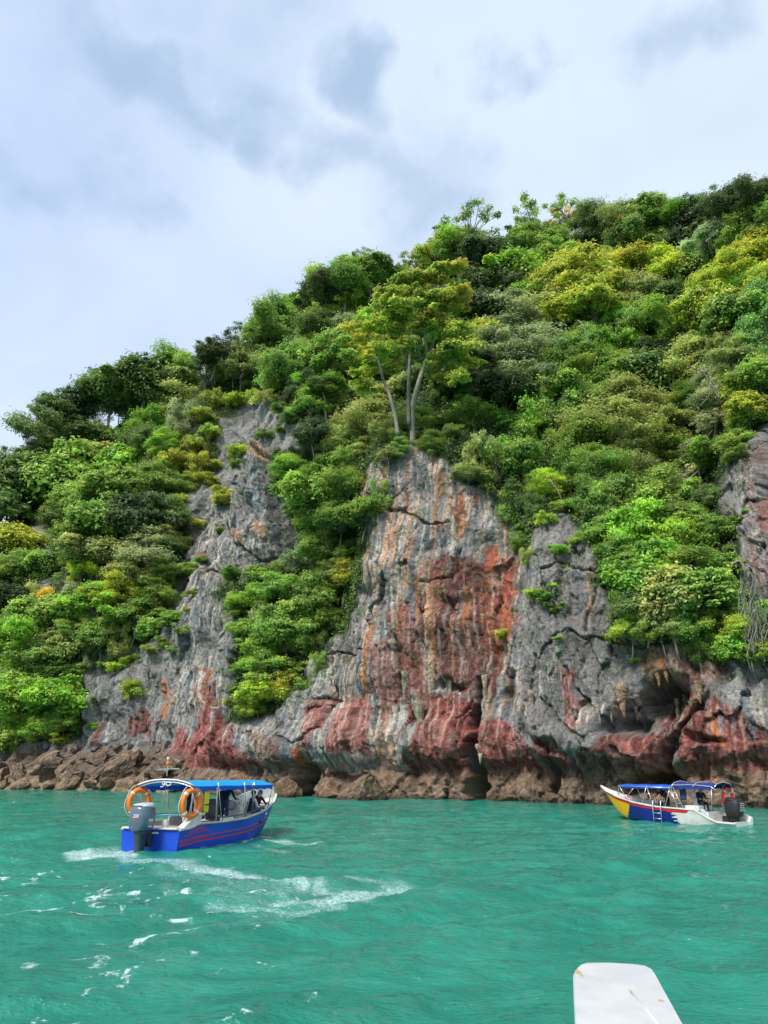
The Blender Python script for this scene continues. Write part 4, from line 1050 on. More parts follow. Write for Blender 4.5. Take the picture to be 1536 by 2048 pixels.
T = """40,925,34,S,d 72,880,30,S,d 100,850,50,U,d 150,815,26,D,k 170,885,45,D,d 185,875,30,D,g 230,795,42,D,d 205,925,32,D,o 290,775,48,D,d 345,745,42,D,m 298,860,30,D,g 290,905,35,D,d 240,935,35,D,g
370,790,45,U,o 438,702,38,S,k 430,720,30,D,k 402,832,36,B,y 430,802,38,B,y 472,800,34,B,l 500,705,34,S,m 60,995,48,D,m 20,965,42,D,d 130,960,52,D,m 150,1010,48,D,m 230,990,45,D,m 310,960,40,U,m
350,925,40,B,y 388,892,38,B,y 420,865,32,B,l 200,1050,48,D,m 270,1045,45,D,k 330,1030,38,D,d 150,1085,40,D,m 362,1000,25,B,l 370,1042,17,B,l 18,1090,48,D,y 40,1150,48,D,m 165,1140,28,D,l 290,1110,42,U,s
250,1160,35,D,o 230,1190,32,D,y 95,1203,20,D,a 110,1232,42,D,m 190,1212,40,D,g 310,1190,38,U,m 60,1260,45,D,m 15,1205,32,D,k 30,1300,55,D,g 90,1330,50,D,m 150,1292,34,D,o 55,1395,58,D,g 30,1445,44,D,g
110,1400,48,D,g 128,1446,30,D,m 80,1460,38,D,g 10,1480,34,D,m 120,1480,20,H,l 187,1455,14,H,g 265,1322,20,H,l 265,1368,20,H,l 372,1220,9,H,y 230,1320,14,H,m 240,1275,28,V,o 200,1270,30,D,m 150,1340,24,D,m
270,1235,30,D,m 330,1245,22,H,m 90,1130,35,D,m 200,1110,35,D,o 110,1040,35,D,d 330,1100,35,D,d
560,645,40,D,m 540,685,42,D,m 590,695,42,D,d 478,738,32,D,o 620,625,40,D,g 640,588,28,D,k 690,565,38,D,m 650,662,35,D,d 702,615,42,B,l 640,640,34,B,l 742,553,34,D,m 800,550,30,B,g 590,745,42,D,m
660,722,42,D,m 650,782,30,D,g 620,815,38,D,m 600,790,34,D,k 718,688,34,D,y 560,765,30,D,m 530,800,24,H,o 505,795,26,B,l 560,820,20,H,m 625,872,34,D,k 585,838,22,H,d 735,850,52,U,o 690,880,42,U,o 735,895,34,U,o 665,930,34,D,m
583,942,36,D,g 600,985,34,D,m 645,1000,42,D,m 700,975,38,D,m 680,1040,46,D,m 730,1030,34,D,m 612,1045,28,H,y 590,1125,42,B,s 640,1095,42,D,m 700,1110,34,D,m 690,1160,40,D,y 650,1165,30,U,o 560,1180,42,D,m 518,1200,38,D,g
620,1205,42,D,m 655,1245,40,D,m 575,1255,42,D,m 600,1290,30,D,m 520,1300,28,D,g 545,1345,30,D,m 592,1335,26,H,y 575,1360,26,H,y 512,1390,32,D,l 498,1425,22,H,l 556,1385,28,D,y 245,1335,24,H,l 262,1385,22,H,l 300,1262,26,D,m 330,1285,20,H,m 345,1235,22,D,g 175,1330,18,H,m 372,1140,20,D,m 362,1090,18,D,o 395,1050,18,H,y 470,1210,24,D,g 485,1260,22,D,m 500,1330,24,D,g 455,1000,24,D,y 520,1150,24,D,m 505,1420,24,D,l 400,1120,14,H,m 385,1190,16,H,m 360,1260,16,H,o 345,1300,14,H,m 440,1060,14,H,m 470,1150,20,D,m 480,1230,18,H,m 490,1290,20,H,g 410,960,22,H,y 470,930,16,H,m 530,870,18,H,m 560,860,14,H,m 300,1300,18,H,o 215,1330,18,H,m 190,1400,10,H,m 640,1330,20,V,m 605,1370,18,H,m 480,1340,18,H,m 455,990,26,H,l 478,905,22,H,l 445,1005,16,H,y 520,938,18,H,l 430,930,22,B,y
470,1190,14,H,o 760,990,26,V,m 540,1230,24,D,d 500,1260,18,H,m 640,1290,20,V,o 465,1380,10,H,g 460,1405,12,H,y
940,462,46,S,m 905,480,30,S,d 882,530,38,D,y 930,505,34,D,m 970,525,34,D,k 1008,505,28,D,d 1070,440,46,S,m 1045,460,30,S,d 1132,432,40,S,m 1120,445,24,S,a 1052,492,34,D,m 1100,490,38,U,m 1180,440,38,U,d 1232,440,34,U,o
1250,452,20,D,a 1290,442,34,D,m 1340,442,34,D,g 1378,430,32,S,k 1385,440,30,D,k 1430,412,32,S,d 1432,425,30,D,k 1480,410,38,D,k 1524,402,38,D,k 1500,395,30,S,d 1200,482,34,D,k 1260,492,34,D,d 1312,492,34,D,m 1380,482,40,D,k
1450,480,42,D,s 1512,462,40,D,m 1040,560,44,D,g 1090,530,40,D,m 1010,575,36,D,k 1050,600,34,D,g 1135,595,60,D,y 1170,570,40,D,y 1190,555,28,D,a 1185,622,42,D,y 1105,640,46,U,o 1262,540,38,D,y 1328,522,22,D,a 1332,555,36,D,l
1290,602,38,D,o 1345,610,34,D,d 1410,570,48,B,l 1470,540,46,U,y 1522,522,42,D,y 1400,642,56,D,m 1420,620,40,D,y 1472,642,42,D,m 1330,685,34,B,g 1250,692,44,B,g 1280,650,36,D,m 1522,672,40,V,b 1022,642,52,U,s 990,702,48,U,s 1060,705,56,U,s
1082,765,48,U,s 1020,770,40,D,d 1150,720,40,D,m 1182,752,46,U,m 1235,742,34,U,m 960,625,36,D,k 960,735,38,D,k 965,680,30,D,y 1130,792,42,D,m 1382,722,46,U,o 1462,722,44,U,o 1512,762,42,D,m 1432,792,38,U,s 1502,822,38,D,y
1300,762,42,D,d 1330,720,34,D,k 1252,812,56,U,o 1230,862,56,U,o 1312,842,56,U,o 1180,882,46,D,m 1342,902,46,U,m 1262,925,46,U,o 1190,940,40,U,m 1425,850,26,S,p 1385,950,24,S,p 1430,910,40,D,m 1472,882,32,D,m 1420,1000,30,D,d
940,835,54,B,m 900,868,34,B,m 965,895,38,B,o 1000,800,40,D,k 1032,862,46,V,g 1000,945,40,V,m 1080,902,42,V,m 1132,850,42,V,m 1120,930,36,V,m 1042,985,34,V,d 1015,1010,26,V,m 1100,968,28,U,l 1132,1010,26,H,g 1090,1040,20,H,l 1068,1010,18,V,d 1182,1000,44,D,m 1252,1002,46,D,m 1322,1002,46,D,m
1352,1042,42,D,m 1202,1068,42,D,m 1292,1078,56,D,g 1232,1112,46,D,m 1352,1092,46,D,g 1302,1150,52,D,g 1382,1132,44,D,m 1432,1062,38,D,m 1478,1040,26,H,g 1242,1160,38,D,b 1342,1202,44,D,o 1402,1192,42,D,m 1290,1212,36,D,d
1262,1262,34,D,l 1322,1252,34,D,o 1382,1262,38,D,m 1432,1222,34,D,m 1400,1290,28,V,m 1490,1270,46,D,l 1524,1310,34,D,l 1468,1302,32,D,g 1270,1320,14,H,l 1090,1192,32,H,g 1075,1185,20,H,l 1110,1215,22,H,m 1116,1275,9,H,l 1055,1110,16,V,l 1035,1080,16,V,g 1150,1085,14,H,l 1120,1100,22,H,g 1010,1270,16,H,y
1450,1130,26,D,m 1480,1190,20,H,m 1530,1230,26,D,g 1200,1030,30,D,d 760,540,26,D,d 830,530,26,S,m 600,615,26,S,m 720,520,22,S,m 260,755,24,S,d 130,800,22,S,d 470,670,20,S,d 690,540,20,D,g
-80,1060,44,D,m -90,1150,46,D,d -85,1250,46,D,m -80,1350,46,D,g -90,1440,40,D,m -150,1120,50,D,d -160,1220,50,D,m -155,1330,50,D,g -150,1430,44,D,m 1560,470,40,D,m 1590,560,46,D,y 1580,640,46,D,m 1590,740,46,D,d 1570,820,40,D,m 1600,420,40,D,k -30,1010,40,D,d -40,1090,46,D,m -30,1180,46,D,m -30,1270,46,D,g -30,1360,46,D,g -30,1440,40,D,g"""
rt = random.Random(11)
TREES = []
EMERGENT = [(x + rt.uniform(-12, 12), float(np.interp(x, SKX, SKY_)) - rt.uniform(6, 34), rt.uniform(18, 32), 'sparse', rt.choice('ddmmo')) for x in range(20, 1560, 44) if not (780 < x < 870)]
for ln in T.split():
    a = ln.split(','); TREES.append((float(a[0]), float(a[1]), float(a[2]), CODE[a[3]], a[4]))
TREES += EMERGENT
# the growth between the trees picked out above, same kinds, smaller and darker
sky_at = lambda x: float(np.interp(x, SKX, SKY_))
tries = 0
while tries < 9000 and len(TREES) < 560:
    tries += 1
    px, py = rt.uniform(-60, 1600), rt.uniform(400, 1480)
    r_ = rt.uniform(17, 38)
    if py < sky_at(px) - 14 or rock_at(px, py) > -r_ * .5: continue
    if any((px - t[0]) ** 2 + (py - t[1]) ** 2 < (r_ * .62 + t[2] * .42) ** 2 for t in TREES): continue
    near = min(TREES[:300], key=lambda t: (px - t[0]) ** 2 + (py - t[1]) ** 2)
    c = near[4] if rt.random() < .45 else rt.choice('dmmmmgsog')
    if c in 'lap': c = 'm'
    TREES.append((px, py, r_, rt.choice(['dome', 'dome', 'dome', 'umbrella', 'umbrella', 'plume', 'plume', 'sparse', 'sparse', 'vine', 'vine']), c))


def zone(px, py):
    if py - sky_at(px) < 35:
        return 'skyL' if px < 480 else 'skyM' if px < 760 else 'skyR' if px < 1000 else 'crest'
    if px < 350: return 'UL' if py < 1010 else 'ML' if py < 1260 else 'LL'
    if px < 520: return 'spire' if py < 1120 else 'spireL'
    if px < 770: return 'SM' if py < 860 else 'G1' if py < 1090 else 'G2'
    if px < 980: return 'HT' if py < 760 else 'HF'
    if px < 1200: return 'R1' if py < 720 else 'R2' if py < 900 else 'RV'
    return 'UR' if py < 620 else 'MR' if py < 800 else 'LR' if py < 1000 else 'TH'


ZN = {'skyL': 'on the left skyline', 'skyM': 'on the skyline above the spire', 'skyR': 'on the skyline behind the tall tree', 'crest': 'along the right hand crest', 'UL': 'on the upper left slope', 'ML': 'midway down the left slope',
      'LL': 'in the thicket above the rubble shore', 'spire': 'on the grey rock spire', 'spireL': 'on the lower left cliff', 'SM': 'on the slope above the spire', 'G1': 'beside the spire top', 'G2': 'in the gully between the two cliffs',
      'HT': 'beside the tall tree', 'HF': 'at the foot of the tall tree', 'R1': 'right of the tall tree', 'R2': 'above the striped cliff', 'RV': 'right of the striped cliff', 'UR': 'high on the right slope',
      'MR': 'midway up the right slope', 'LR': 'low on the right slope', 'TH': 'above the red hollow'}
grp = {}
for i, t in enumerate(TREES): grp.setdefault((zone(t[0], t[1]), t[3], t[4]), []).append(i)
LAB = {}
for (z_, k_, c_), ii in grp.items():
    ii.sort(key=lambda i: TREES[i][0])
    for n, i in enumerate(ii):
        s = f"{LC[c_][1]} {KN[k_]} {ZN[z_]}"
        if len(ii) > 1: s += f", {ORD[n]} from left"
        LAB[i] = s
ZLEAN = {}
for i, (px, py, r_, kind, c) in enumerate(TREES):
    top_edge = py < sky_at(px)
    p = surf(px, max(py, sky_at(px) + 12) if top_edge else py)
    if p is None: continue
    zc = project(*p)[2]; k = zc / FPX; edge = rock_at(px, py) > -r_ * 1.5; rad = r_ * k * (1.38 if kind in ('dome', 'umbrella') else 1.22) * (.78 if edge and kind != 'shrub' else 1)
    d = ray(px, py)
    t = zc / (d.y * CP + d.z * SP)
    c_pos = Vector((0, 0, CAM_H)) + d * (t - rad * (.55 if kind != 'shrub' else .2))
    name = {'plume': 'bamboo_clump', 'shrub': 'shrub', 'vine': 'vine_draped_tree', 'umbrella': 'spreading_tree', 'sparse': 'open_crowned_tree'}.get(kind, 'broadleaf_tree')
    e_ = empty(name, c_pos, rt.uniform(0, 6.28), LAB[i], {'plume': 'bamboo', 'shrub': 'shrub'}.get(kind, 'tree'), 'trees and shrubs covering the island')
    sc = rad * rt.uniform(.94, 1.08); e_.scale = (sc * rt.uniform(.85, 1.2), sc * rt.uniform(.85, 1.2), sc * (rt.uniform(.75, 1.1))); e_.rotation_euler = (rt.uniform(-.14, .14), rt.uniform(-.14, .14), rt.uniform(0, 6.28))
    cm, tm = rt.choice(PROTO[kind]); base = LC[c][0]; v = rt.uniform(.85, 1.18); w_ = rt.uniform(-.06, .06)
    o = bpy.data.objects.new("crown", cm); COL.objects.link(o); o.parent = e_; o.color = (base[0] * v * (1 + w_), base[1] * v, base[2] * v * (1 - w_), 1)
    o2 = bpy.data.objects.new("trunk", tm); COL.objects.link(o2); o2.parent = e_

# ---- the tall pale trees above the striped cliff, limb by limb
def at_depth(px, py, zc):
    d = ray(px, py); t = zc / (d.y * CP + d.z * SP); return Vector((0, 0, CAM_H)) + d * t


ZH = project(*surf(828, 880))[2] - 1.0


def limbs(name, lines, parent, zc, m_):
    for (pts, w0, w1) in lines:
        b = MB(); P = []
        for i, (x, y) in enumerate(pts): P.append(at_depth(x, y, zc + .35 * math.sin(i * 1.7 + x)))
        # round the polyline off
        Q = []
        for i in range(len(P) - 1):
            for j in range(4):
                t = j / 4; a = P[max(i - 1, 0)]; b_, c_ = P[i], P[i + 1]; d_ = P[min(i + 2, len(P) - 1)]
                Q.append(0.5 * ((2 * b_) + (c_ - a) * t + (2 * a - 5 * b_ + 4 * c_ - d_) * t * t + (-a + 3 * b_ - 3 * c_ + d_) * t ** 3))
        Q.append(P[-1]); k = zc / FPX; n = len(Q)
        b.tube([q - parent.location for q in Q], [k * (w0 + (w1 - w0) * i / (n - 1)) / 2 * (1 + .08 * math.sin(i * 2.3)) for i in range(n)], n=7)
        b.build(name if w0 > 8 else 'limb', m_, parent, smooth=True)


def puffs(parent, spots, col, zc, kind='dome', seed=0, tint2=None):
    rr = random.Random(seed)
    for j, (x, y, r_) in enumerate(spots):
        o = bpy.data.objects.new("crown", rr.choice(PROTO[kind])[0]); COL.objects.link(o); o.parent = parent
        o.location = at_depth(x, y, zc + rr.uniform(-1.2, 1.8)) - parent.location; s = r_ * zc / FPX * 1.1; s *= 1.3; o.scale = (s, s, s * .8); o.rotation_euler = (rr.uniform(-.2, .2), rr.uniform(-.2, .2), rr.uniform(0, 6))
        cc = (tint2 if tint2 and rr.random() < .3 else col); v = rr.uniform(.85, 1.15); o.color = (cc[0] * v, cc[1] * v, cc[2] * v, 1)


tall = empty("tall_tree", at_depth(826, 890, ZH), 0, "tall pale barked tree with forked trunk standing on top of the striped cliff", 'tree')
limbs('trunk', [([(826, 890), (824, 830), (830, 790), (842, 750), (856, 712), (866, 688), (876, 650), (884, 612), (888, 570), (886, 540)], 12, 3.5)], tall, ZH, PALEBARK)
limbs('limb', [([(856, 712), (852, 690), (849, 650), (845, 640), (830, 636), (822, 625), (824, 600), (828, 575)], 6, 2), ([(886, 590), (876, 575), (866, 565), (864, 548)], 4, 1.5), ([(886, 585), (892, 570), (894, 560)], 3, 1),
               ([(876, 650), (890, 665), (905, 655)], 3, 1), ([(849, 715), (830, 722), (810, 722)], 2.6, 1), ([(866, 700), (890, 712), (910, 722)], 2.5, 1)], tall, ZH, PALEBARK)
puffs(tall, [(880, 545, 30), (905, 560, 30), (850, 560, 30), (915, 600, 30), (860, 600, 32), (895, 635, 34), (920, 660, 28), (840, 620, 32), (870, 670, 32), (905, 700, 34), (930, 725, 28), (880, 735, 28), (925, 690, 26), (845, 655, 24), (912, 535, 22), (860, 720, 26), (900, 760, 26), (925, 755, 22), (855, 640, 26), (830, 590, 26), (875, 600, 30), (865, 700, 22)], (.37, .45, .085), ZH - .6, 'puff', 1, (.40, .37, .06))
tw = empty("tall_tree", at_depth(816, 850, ZH - .4), 0, "slender straight tree rising just left of the tall forked tree", 'tree')
limbs('trunk', [([(818, 850), (817, 800), (818, 750), (820, 700), (824, 660)], 9, 4)], tw, ZH - .4, BARK)
limbs('limb', [([(822, 680), (834, 690), (842, 720)], 3, 1.5), ([(818, 740), (806, 715), (800, 690)], 3, 1.2)], tw, ZH - .4, BARK)
puffs(tw, [(790, 600, 32), (800, 570, 28), (770, 620, 30), (800, 640, 34), (775, 590, 26), (815, 690, 30), (800, 720, 28), (825, 560, 24), (780, 660, 26)], (.34, .42, .08), ZH + .6, 'puff', 2)
tl_ = empty("leaning_tree", at_depth(795, 860, ZH - .2), 0, "leaning pale tree with bare bent limbs left of the tall forked tree", 'tree')
limbs('trunk', [([(796, 870), (790, 830), (782, 800), (776, 780), (768, 765), (762, 740), (756, 720), (750, 700), (748, 680)], 8.5, 3)], tl_, ZH - .2, PALEBARK)
limbs('limb', [([(768, 765), (752, 763), (738, 770)], 3.4, 1), ([(775, 700), (770, 680), (748, 684), (736, 674), (728, 672)], 4, 1.4), ([(757, 720), (745, 715), (734, 722)], 2.4, .8), ([(776, 705), (768, 672), (760, 650)], 3, 1)], tl_, ZH - .2, PALEBARK)
puffs(tl_, [(735, 660, 24), (755, 650, 22), (720, 680, 18), (745, 735, 24), (720, 755, 24), (765, 705, 22), (730, 770, 22), (780, 740, 22)], (.35, .44, .06), ZH + .2, 'puff', 3, (.38, .36, .05))
tk = empty("pale_trunked_tree", at_depth(651, 850, ZH), 0, "slim tree with a bare pale stem in the dark gap left of the leaning tree", 'tree')
zt_ = project(*surf(650, 830))[2] - 1.5; tk.location = at_depth(651, 850, zt_)
limbs('trunk', [([(653, 850), (651, 825), (650, 800), (645, 785)], 5, 3)], tk, zt_, PALEBARK)
puffs(tk, [(640, 775, 22), (662, 768, 20)], (.12, .22, .03), zt_ + .3, 'dome', 4)
zt_ = project(*surf(1398, 960))[2] - 2.0
tp = empty("white_stemmed_tree", at_depth(1404, 1010, zt_), 0, "slim white stemmed tree with sparse cream leaves before the dark gap on the right", 'tree')
limbs('trunk', [([(1404, 1015), (1402, 985), (1399, 950), (1396, 915), (1394, 880)], 5, 2.6)], tp, zt_, PALEBARK)
limbs('limb', [([(1398, 940), (1380, 955), (1362, 958), (1348, 962)], 2.2, .8), ([(1394, 890), (1380, 880), (1365, 895)], 2, .8), ([(1396, 900), (1410, 880), (1425, 860)], 2, .8)], tp, zt_, PALEBARK)
puffs(tp, [(1355, 962, 16), (1375, 950, 14), (1395, 893, 18), (1410, 850, 20), (1430, 840, 18), (1410, 1005, 14), (1385, 1025, 14), (1378, 893, 14), (1400, 945, 12)], (.36, .37, .18), zt_, 'sparse', 5)
for (nm, lines, x, y, lab) in [("bent_tree", [([(1440, 800), (1420, 765), (1405, 745), (1390, 738), (1375, 730)], 4.5, 1.4), ([(1405, 745), (1400, 730), (1402, 715)], 2.6, 1), ([(1455, 770), (1462, 745), (1480, 735)], 3, 1), ([(1420, 765), (1418, 790), (1400, 812)], 2.5, 1)], 1440, 800, "bent bare grey limbs showing under the flat crowns on the right slope"),
                               ("fallen_branch", [([(228, 1225), (222, 1250), (212, 1262), (196, 1275)], 2.6, 1), ([(222, 1250), (228, 1270), (226, 1300), (228, 1325)], 2.2, .8), ([(212, 1262), (200, 1262), (192, 1268)], 1.6, .6), ([(224, 1262), (214, 1280), (205, 1290)], 1.5, .6)], 228, 1225, "bare dead branch hanging against the slope above the lower left cliff"),
                               ("leafless_branch", [([(1100, 960), (1120, 990), (1130, 1030), (1145, 1080)], 3, 1.2), ([(1180, 690), (1165, 650), (1155, 640)], 4, 1.5)], 1100, 960, "thin arching stem over the pale ledge right of the striped cliff")]:
    zt_ = project(*surf(x, y))[2] - 3.2; e_ = empty(nm, at_depth(x, y, zt_), 0, lab, 'branch'); limbs('limb', lines, e_, zt_, PALEBARK)
# the mat of pale aerial roots on the right
zt_ = project(*surf(1500, 1230))[2] - 2.4
roots = empty("aerial_roots", at_depth(1490, 1160, zt_), 0, "tangle of bare grey aerial roots hanging at the right edge of the cliff", 'roots')
rr_ = random.Random(9); b = MB()
for i in range(36):
    x, y = 1484 + rr_.uniform(-4, 30), 1150 + rr_.uniform(-10, 30); pts = []
    for j in range(9): pts.append(at_depth(x, y, zt_ + rr_.uniform(-.25, .25)) - roots.location); x += rr_.uniform(-7, 12); y += rr_.uniform(8, 28)
    b.tube(pts, [.014 + .014 * rr_.random()] * 9, n=4, cap=False)
o = b.build("root_mat", mat("root_grey", (.26, .24, .20), .9), roots); o['kind'] = 'stuff'
limbs('root', [([(1462, 1130), (1478, 1122), (1490, 1140), (1486, 1170), (1484, 1200), (1495, 1230)], 3.5, 1.6), ([(1478, 1122), (1470, 1100), (1462, 1080)], 2.4, 1)], roots, zt_, PALEBARK)

# ================================================================== UNDERGROWTH (leaf litter of creepers between the crowns)
vis = (PX > -400) & (PX < 1850) & (ROCK < .4) & (Z > 2.0)
dens = (rock_sd < -4)
cand = np.nonzero((vis & dens).ravel())[0]
area = np.repeat(np.gradient(Z, axis=1).ravel()[cand][None], 1, 0)[0]; area = np.clip(area, 0, None)
pick = RNG.choice(cand, size=115000, p=area / area.sum())
Pp = np.stack([X3.ravel()[pick], Y3.ravel()[pick], Z3.ravel()[pick]], 1); nrm = np.array([-BX * .75, -BY * .75, .65])
hgt = np.clip(.5 + .9 * fbm(Pp[:, 0] * .6, Pp[:, 1] * .6, Pp[:, 2] * .6, 3, 201), .05, 1.6)
Pp = Pp + nrm * (RNG.random(len(Pp)) ** .6 * hgt * .9 + .05)[:, None] + RNG.normal(size=Pp.shape) * .12
# fringe: grasses and creepers growing on the bare faces
fr = np.nonzero((ROCK > .3) & (PX > -80) & (PX < 1620) & (PY < 1420) & ((fbm(S * .9, Z * .55, 3.0, 4, 203) + .35 * np.exp(rock_sd.clip(0, 200) / -14.0)) > .36))
fr = fr[0] * Z.shape[1] + fr[1]; fp = RNG.choice(fr, size=16000)
Pf = np.stack([X3.ravel()[fp], Y3.ravel()[fp], Z3.ravel()[fp]], 1) + nrm * (RNG.random(len(fp)) * .3)[:, None] + RNG.normal(size=(len(fp), 3)) * .08
for nm, PT, sz, src in (("undergrowth", Pp, .30, pick), ("rock_creepers", Pf, .17, fp)):
    v0 = np.clip(.45 + .5 * fbm(PT[:, 0] * .5, PT[:, 1] * .5, PT[:, 2] * .5, 3, 205) + RNG.normal(size=len(PT)) * .16, 0, 1)
    V_, F_, va = leaves_np(PT, nrm + RNG.normal(size=PT.shape) * .55, sz, RNG, v0, .5, 1.0)
    me = mesh_np(nm, V_, F_); attr_f(me, 'var', va); o = link(nm, me, LEAF); o.color = (.11, .19, .032, 1) if nm == 'undergrowth' else (.13, .19, .03, 1)
    tag(o, kind='stuff')
    tag(o, {'undergrowth': 'mass of green creepers filling the gaps between the trees on the hill', 'rock_creepers': 'small tufts of grass and creeper rooted in the bare cliff'}[nm], 'plants')
# ================================================================== BOATS
WHITE_P = mat("white_gelcoat", (.72, .72, .69), .35, var=.25, vscale=2.5, dirt=(.50, .48, .42))
BLUE_P = mat("blue_hull_paint", (.006, .065, .56), .35, var=.25, vscale=1.5)
NAVY_P = mat("navy_hull_paint", (.012, .022, .22), .35, var=.25, vscale=1.5)
RED_P = mat("red_paint", (.62, .030, .022), .4, var=.2)
YELLOW_P = mat("yellow_paint", (.80, .48, .01), .4, var=.15)
DECK_M = mat("worn_deck", (.40, .36, .30), .8, var=.4, vscale=4)
CANVAS_T = mat("sky_sheen_blue_canvas", (.008, .40, .80), .6, var=.15, vscale=2, trans=.25)  # cyan sky sheen of the canopy top put into the cloth colour
CANVAS_R = mat("royal_blue_canvas", (.008, .10, .62), .7, var=.2, vscale=2, trans=.15)
CANVAS_D = mat("dark_blue_canvas", (.012, .035, .24), .75, var=.4, vscale=3, trans=.1)
STEEL = mat("stainless_tube", (.62, .62, .60), .28, metal=.75)
COWL = mat("blue_grey_cowling", (.115, .165, .215), .22, metal=.25, var=.15, vscale=3)
COWL_L = mat("pale_cowl_cap", (.46, .50, .54), .25)
LEGM = mat("dark_leg_paint", (.035, .055, .068), .35, var=.3, vscale=4)
BLACK = mat("black_rubber", (.014, .014, .016), .5)
ORANGE_M = mat("orange_buoy", (.82, .19, .012), .5, var=.15, vscale=4)
REDB = mat("red_buoy", (.78, .055, .03), .5)
ROPE = mat("pale_rope", (.62, .58, .50), .8)
YVEST = mat("yellow_vest", (.70, .58, .02), .7)
GREYC = mat("grey_vinyl", (.095, .10, .11), .6)
SKIN = mat("skin", (.38, .215, .14), .55)
CLOTH = {n: mat(n + "_cloth", c, .85, var=.25, vscale=5, bump=.3, bscale=25) for n, c in
         {'navy': (.015, .022, .045), 'white': (.62, .60, .56), 'plum': (.085, .012, .05), 'dark': (.012, .012, .016), 'black': (.01, .01, .012), 'lilac': (.22, .21, .42), 'greyscarf': (.42, .41, .40),
          'maroon': (.07, .014, .03), 'bluejean': (.03, .045, .13)}.items()}
HAIR = mat("black_hair", (.008, .007, .006), .5)
VEST_O = mat("orange_vest", (.75, .14, .03), .7)


NJ = 17
def hull(parent, L, half, sheer, draft, mats, chine=.72, rake=.9, band=None, n=64, paint=None, deck_z=.18, thick=.07, pinch=2.2, full=.62, step=None):
    """lofted open hull; x to starboard, y forward. half/sheer are functions of t in 0..1"""
    out, rim, inn = [], [], []
    secs = []
    for i in range(n + 1):
        t = i / n; y = L * t; hb = half(t); sh = sheer(t); kz = -draft * (1 - t ** 4) + (sh * .55) * max(0, (t - .82) / .18) ** 2
        yo = 0
        pts = []
        for j in range(NJ):
            q = j / (NJ - 1); z = kz + (sh - kz) * q; w = hb * (chine + (1 - chine) * q ** .8) if t < .6 else hb * ((chine * (1 - (t - .6) / .4) + .0) + (1 - chine * (1 - (t - .6) / .4)) * q ** .8)
            if j == 0: w = hb * .35 * (1 - t)
            if j == 1: w *= .93
            fy = y + rake * max(0, (t - .75) / .25) ** 1.5 * q * .35
            pts.append((w, fy, z))
        secs.append(pts)
    b = MB()
    for sgn in (1, -1):
        vs = [(sgn * p[0], p[1], p[2]) for s_ in secs for p in s_]; fs = []; ms = []
        for i in range(n):
            for j in range(NJ - 1):
                fs.append((i * NJ + j, (i + 1) * NJ + j, (i + 1) * NJ + j + 1, i * NJ + j + 1))
        base = len(b.v); b.v += vs; b.f += [tuple(q + base for q in f) for f in fs]
        for f in fs:
            c = [sum(vs[q][k] for q in f) / 4 for k in range(3)]; b.m.append(paint(c, float(sheer((f[0] // NJ + .5) / n))) if paint else 0)
    # keel plate
    base = len(b.v); b.v += [(p[0][0] * sg, p[0][1], p[0][2]) for p in secs for sg in (1, -1)]
    for i in range(n): b.f.append((base + 2 * i, base + 2 * i + 1, base + 2 * i + 3, base + 2 * i + 2)); b.m.append(0)
    # transom
    tr = secs[0]; base = len(b.v); b.v += [(p[0], p[1], p[2]) for p in tr] + [(-p[0], p[1], p[2]) for p in tr]
    if step: tr_top = step
    for j in range(NJ - 1): b.f.append((base + j, base + j + 1, base + NJ + j + 1, base + NJ + j)); b.m.append(mats.index(mats[0]) if not paint else paint((0, -.01, tr[j][2]), sheer(0)))
    b.build('hull', mats, parent, smooth=False)
    # inner skin and rim
    g = MB()
    for sgn in (1, -1):
        rr_ = []
        for i in range(n + 1):
            w, fy, z = secs[i][NJ - 1]; wi = max(w - thick, .0)
            rr_.append([Vector((sgn * (w + .02), fy, z - .03)), Vector((sgn * (w + .022), fy, z + .03)), Vector((sgn * wi, fy, z + .03)), Vector((sgn * wi, fy, z - .03))])
        g.rings(rr_)
    g.build('gunwale', WHITE_P, parent)
    d = MB()
    for sgn in (1, -1):
        vs = []; fs = []
        for i in range(n + 1):
            w, fy, z = secs[i][NJ - 1]; wi = max(w - thick, .0); dz = min(deck_z + max(0, (i / n - .7)) * 1.6, z - .06)
            kk = next((q_ for q_ in range(NJ) if secs[i][q_][2] >= dz), NJ - 1); wl = max(min(wi, secs[i][kk][0] - .04), 0.0); fl_ = secs[i][kk][1] + .02 - .05 * i / n
            vs += [(sgn * wi, fy, z), (sgn * wl, fl_, dz), (0, fl_, dz)]
        for i in range(n):
            fs += [(i * 3, i * 3 + 1, i * 3 + 4, i * 3 + 3), (i * 3 + 1, i * 3 + 2, i * 3 + 5, i * 3 + 4)]
        base = len(d.v); d.v += vs; d.f += [tuple(q + base for q in f) for f in fs]; d.m += [0, 1] * n
    d.build('deck', [WHITE_P, DECK_M], parent)
    return secs


def torus(R_, r_, m, c=(0, 0, 0), nu=28, nv=10, parent=None, name='ring', mats=None):
    pts = [(R_ * math.cos(2 * math.pi * i / nu), 0, R_ * 1.12 * math.sin(2 * math.pi * i / nu)) for i in range(nu)]
    b = MB(); b.tube(pts, r_, n=nv, closed=True, mi=0); return b


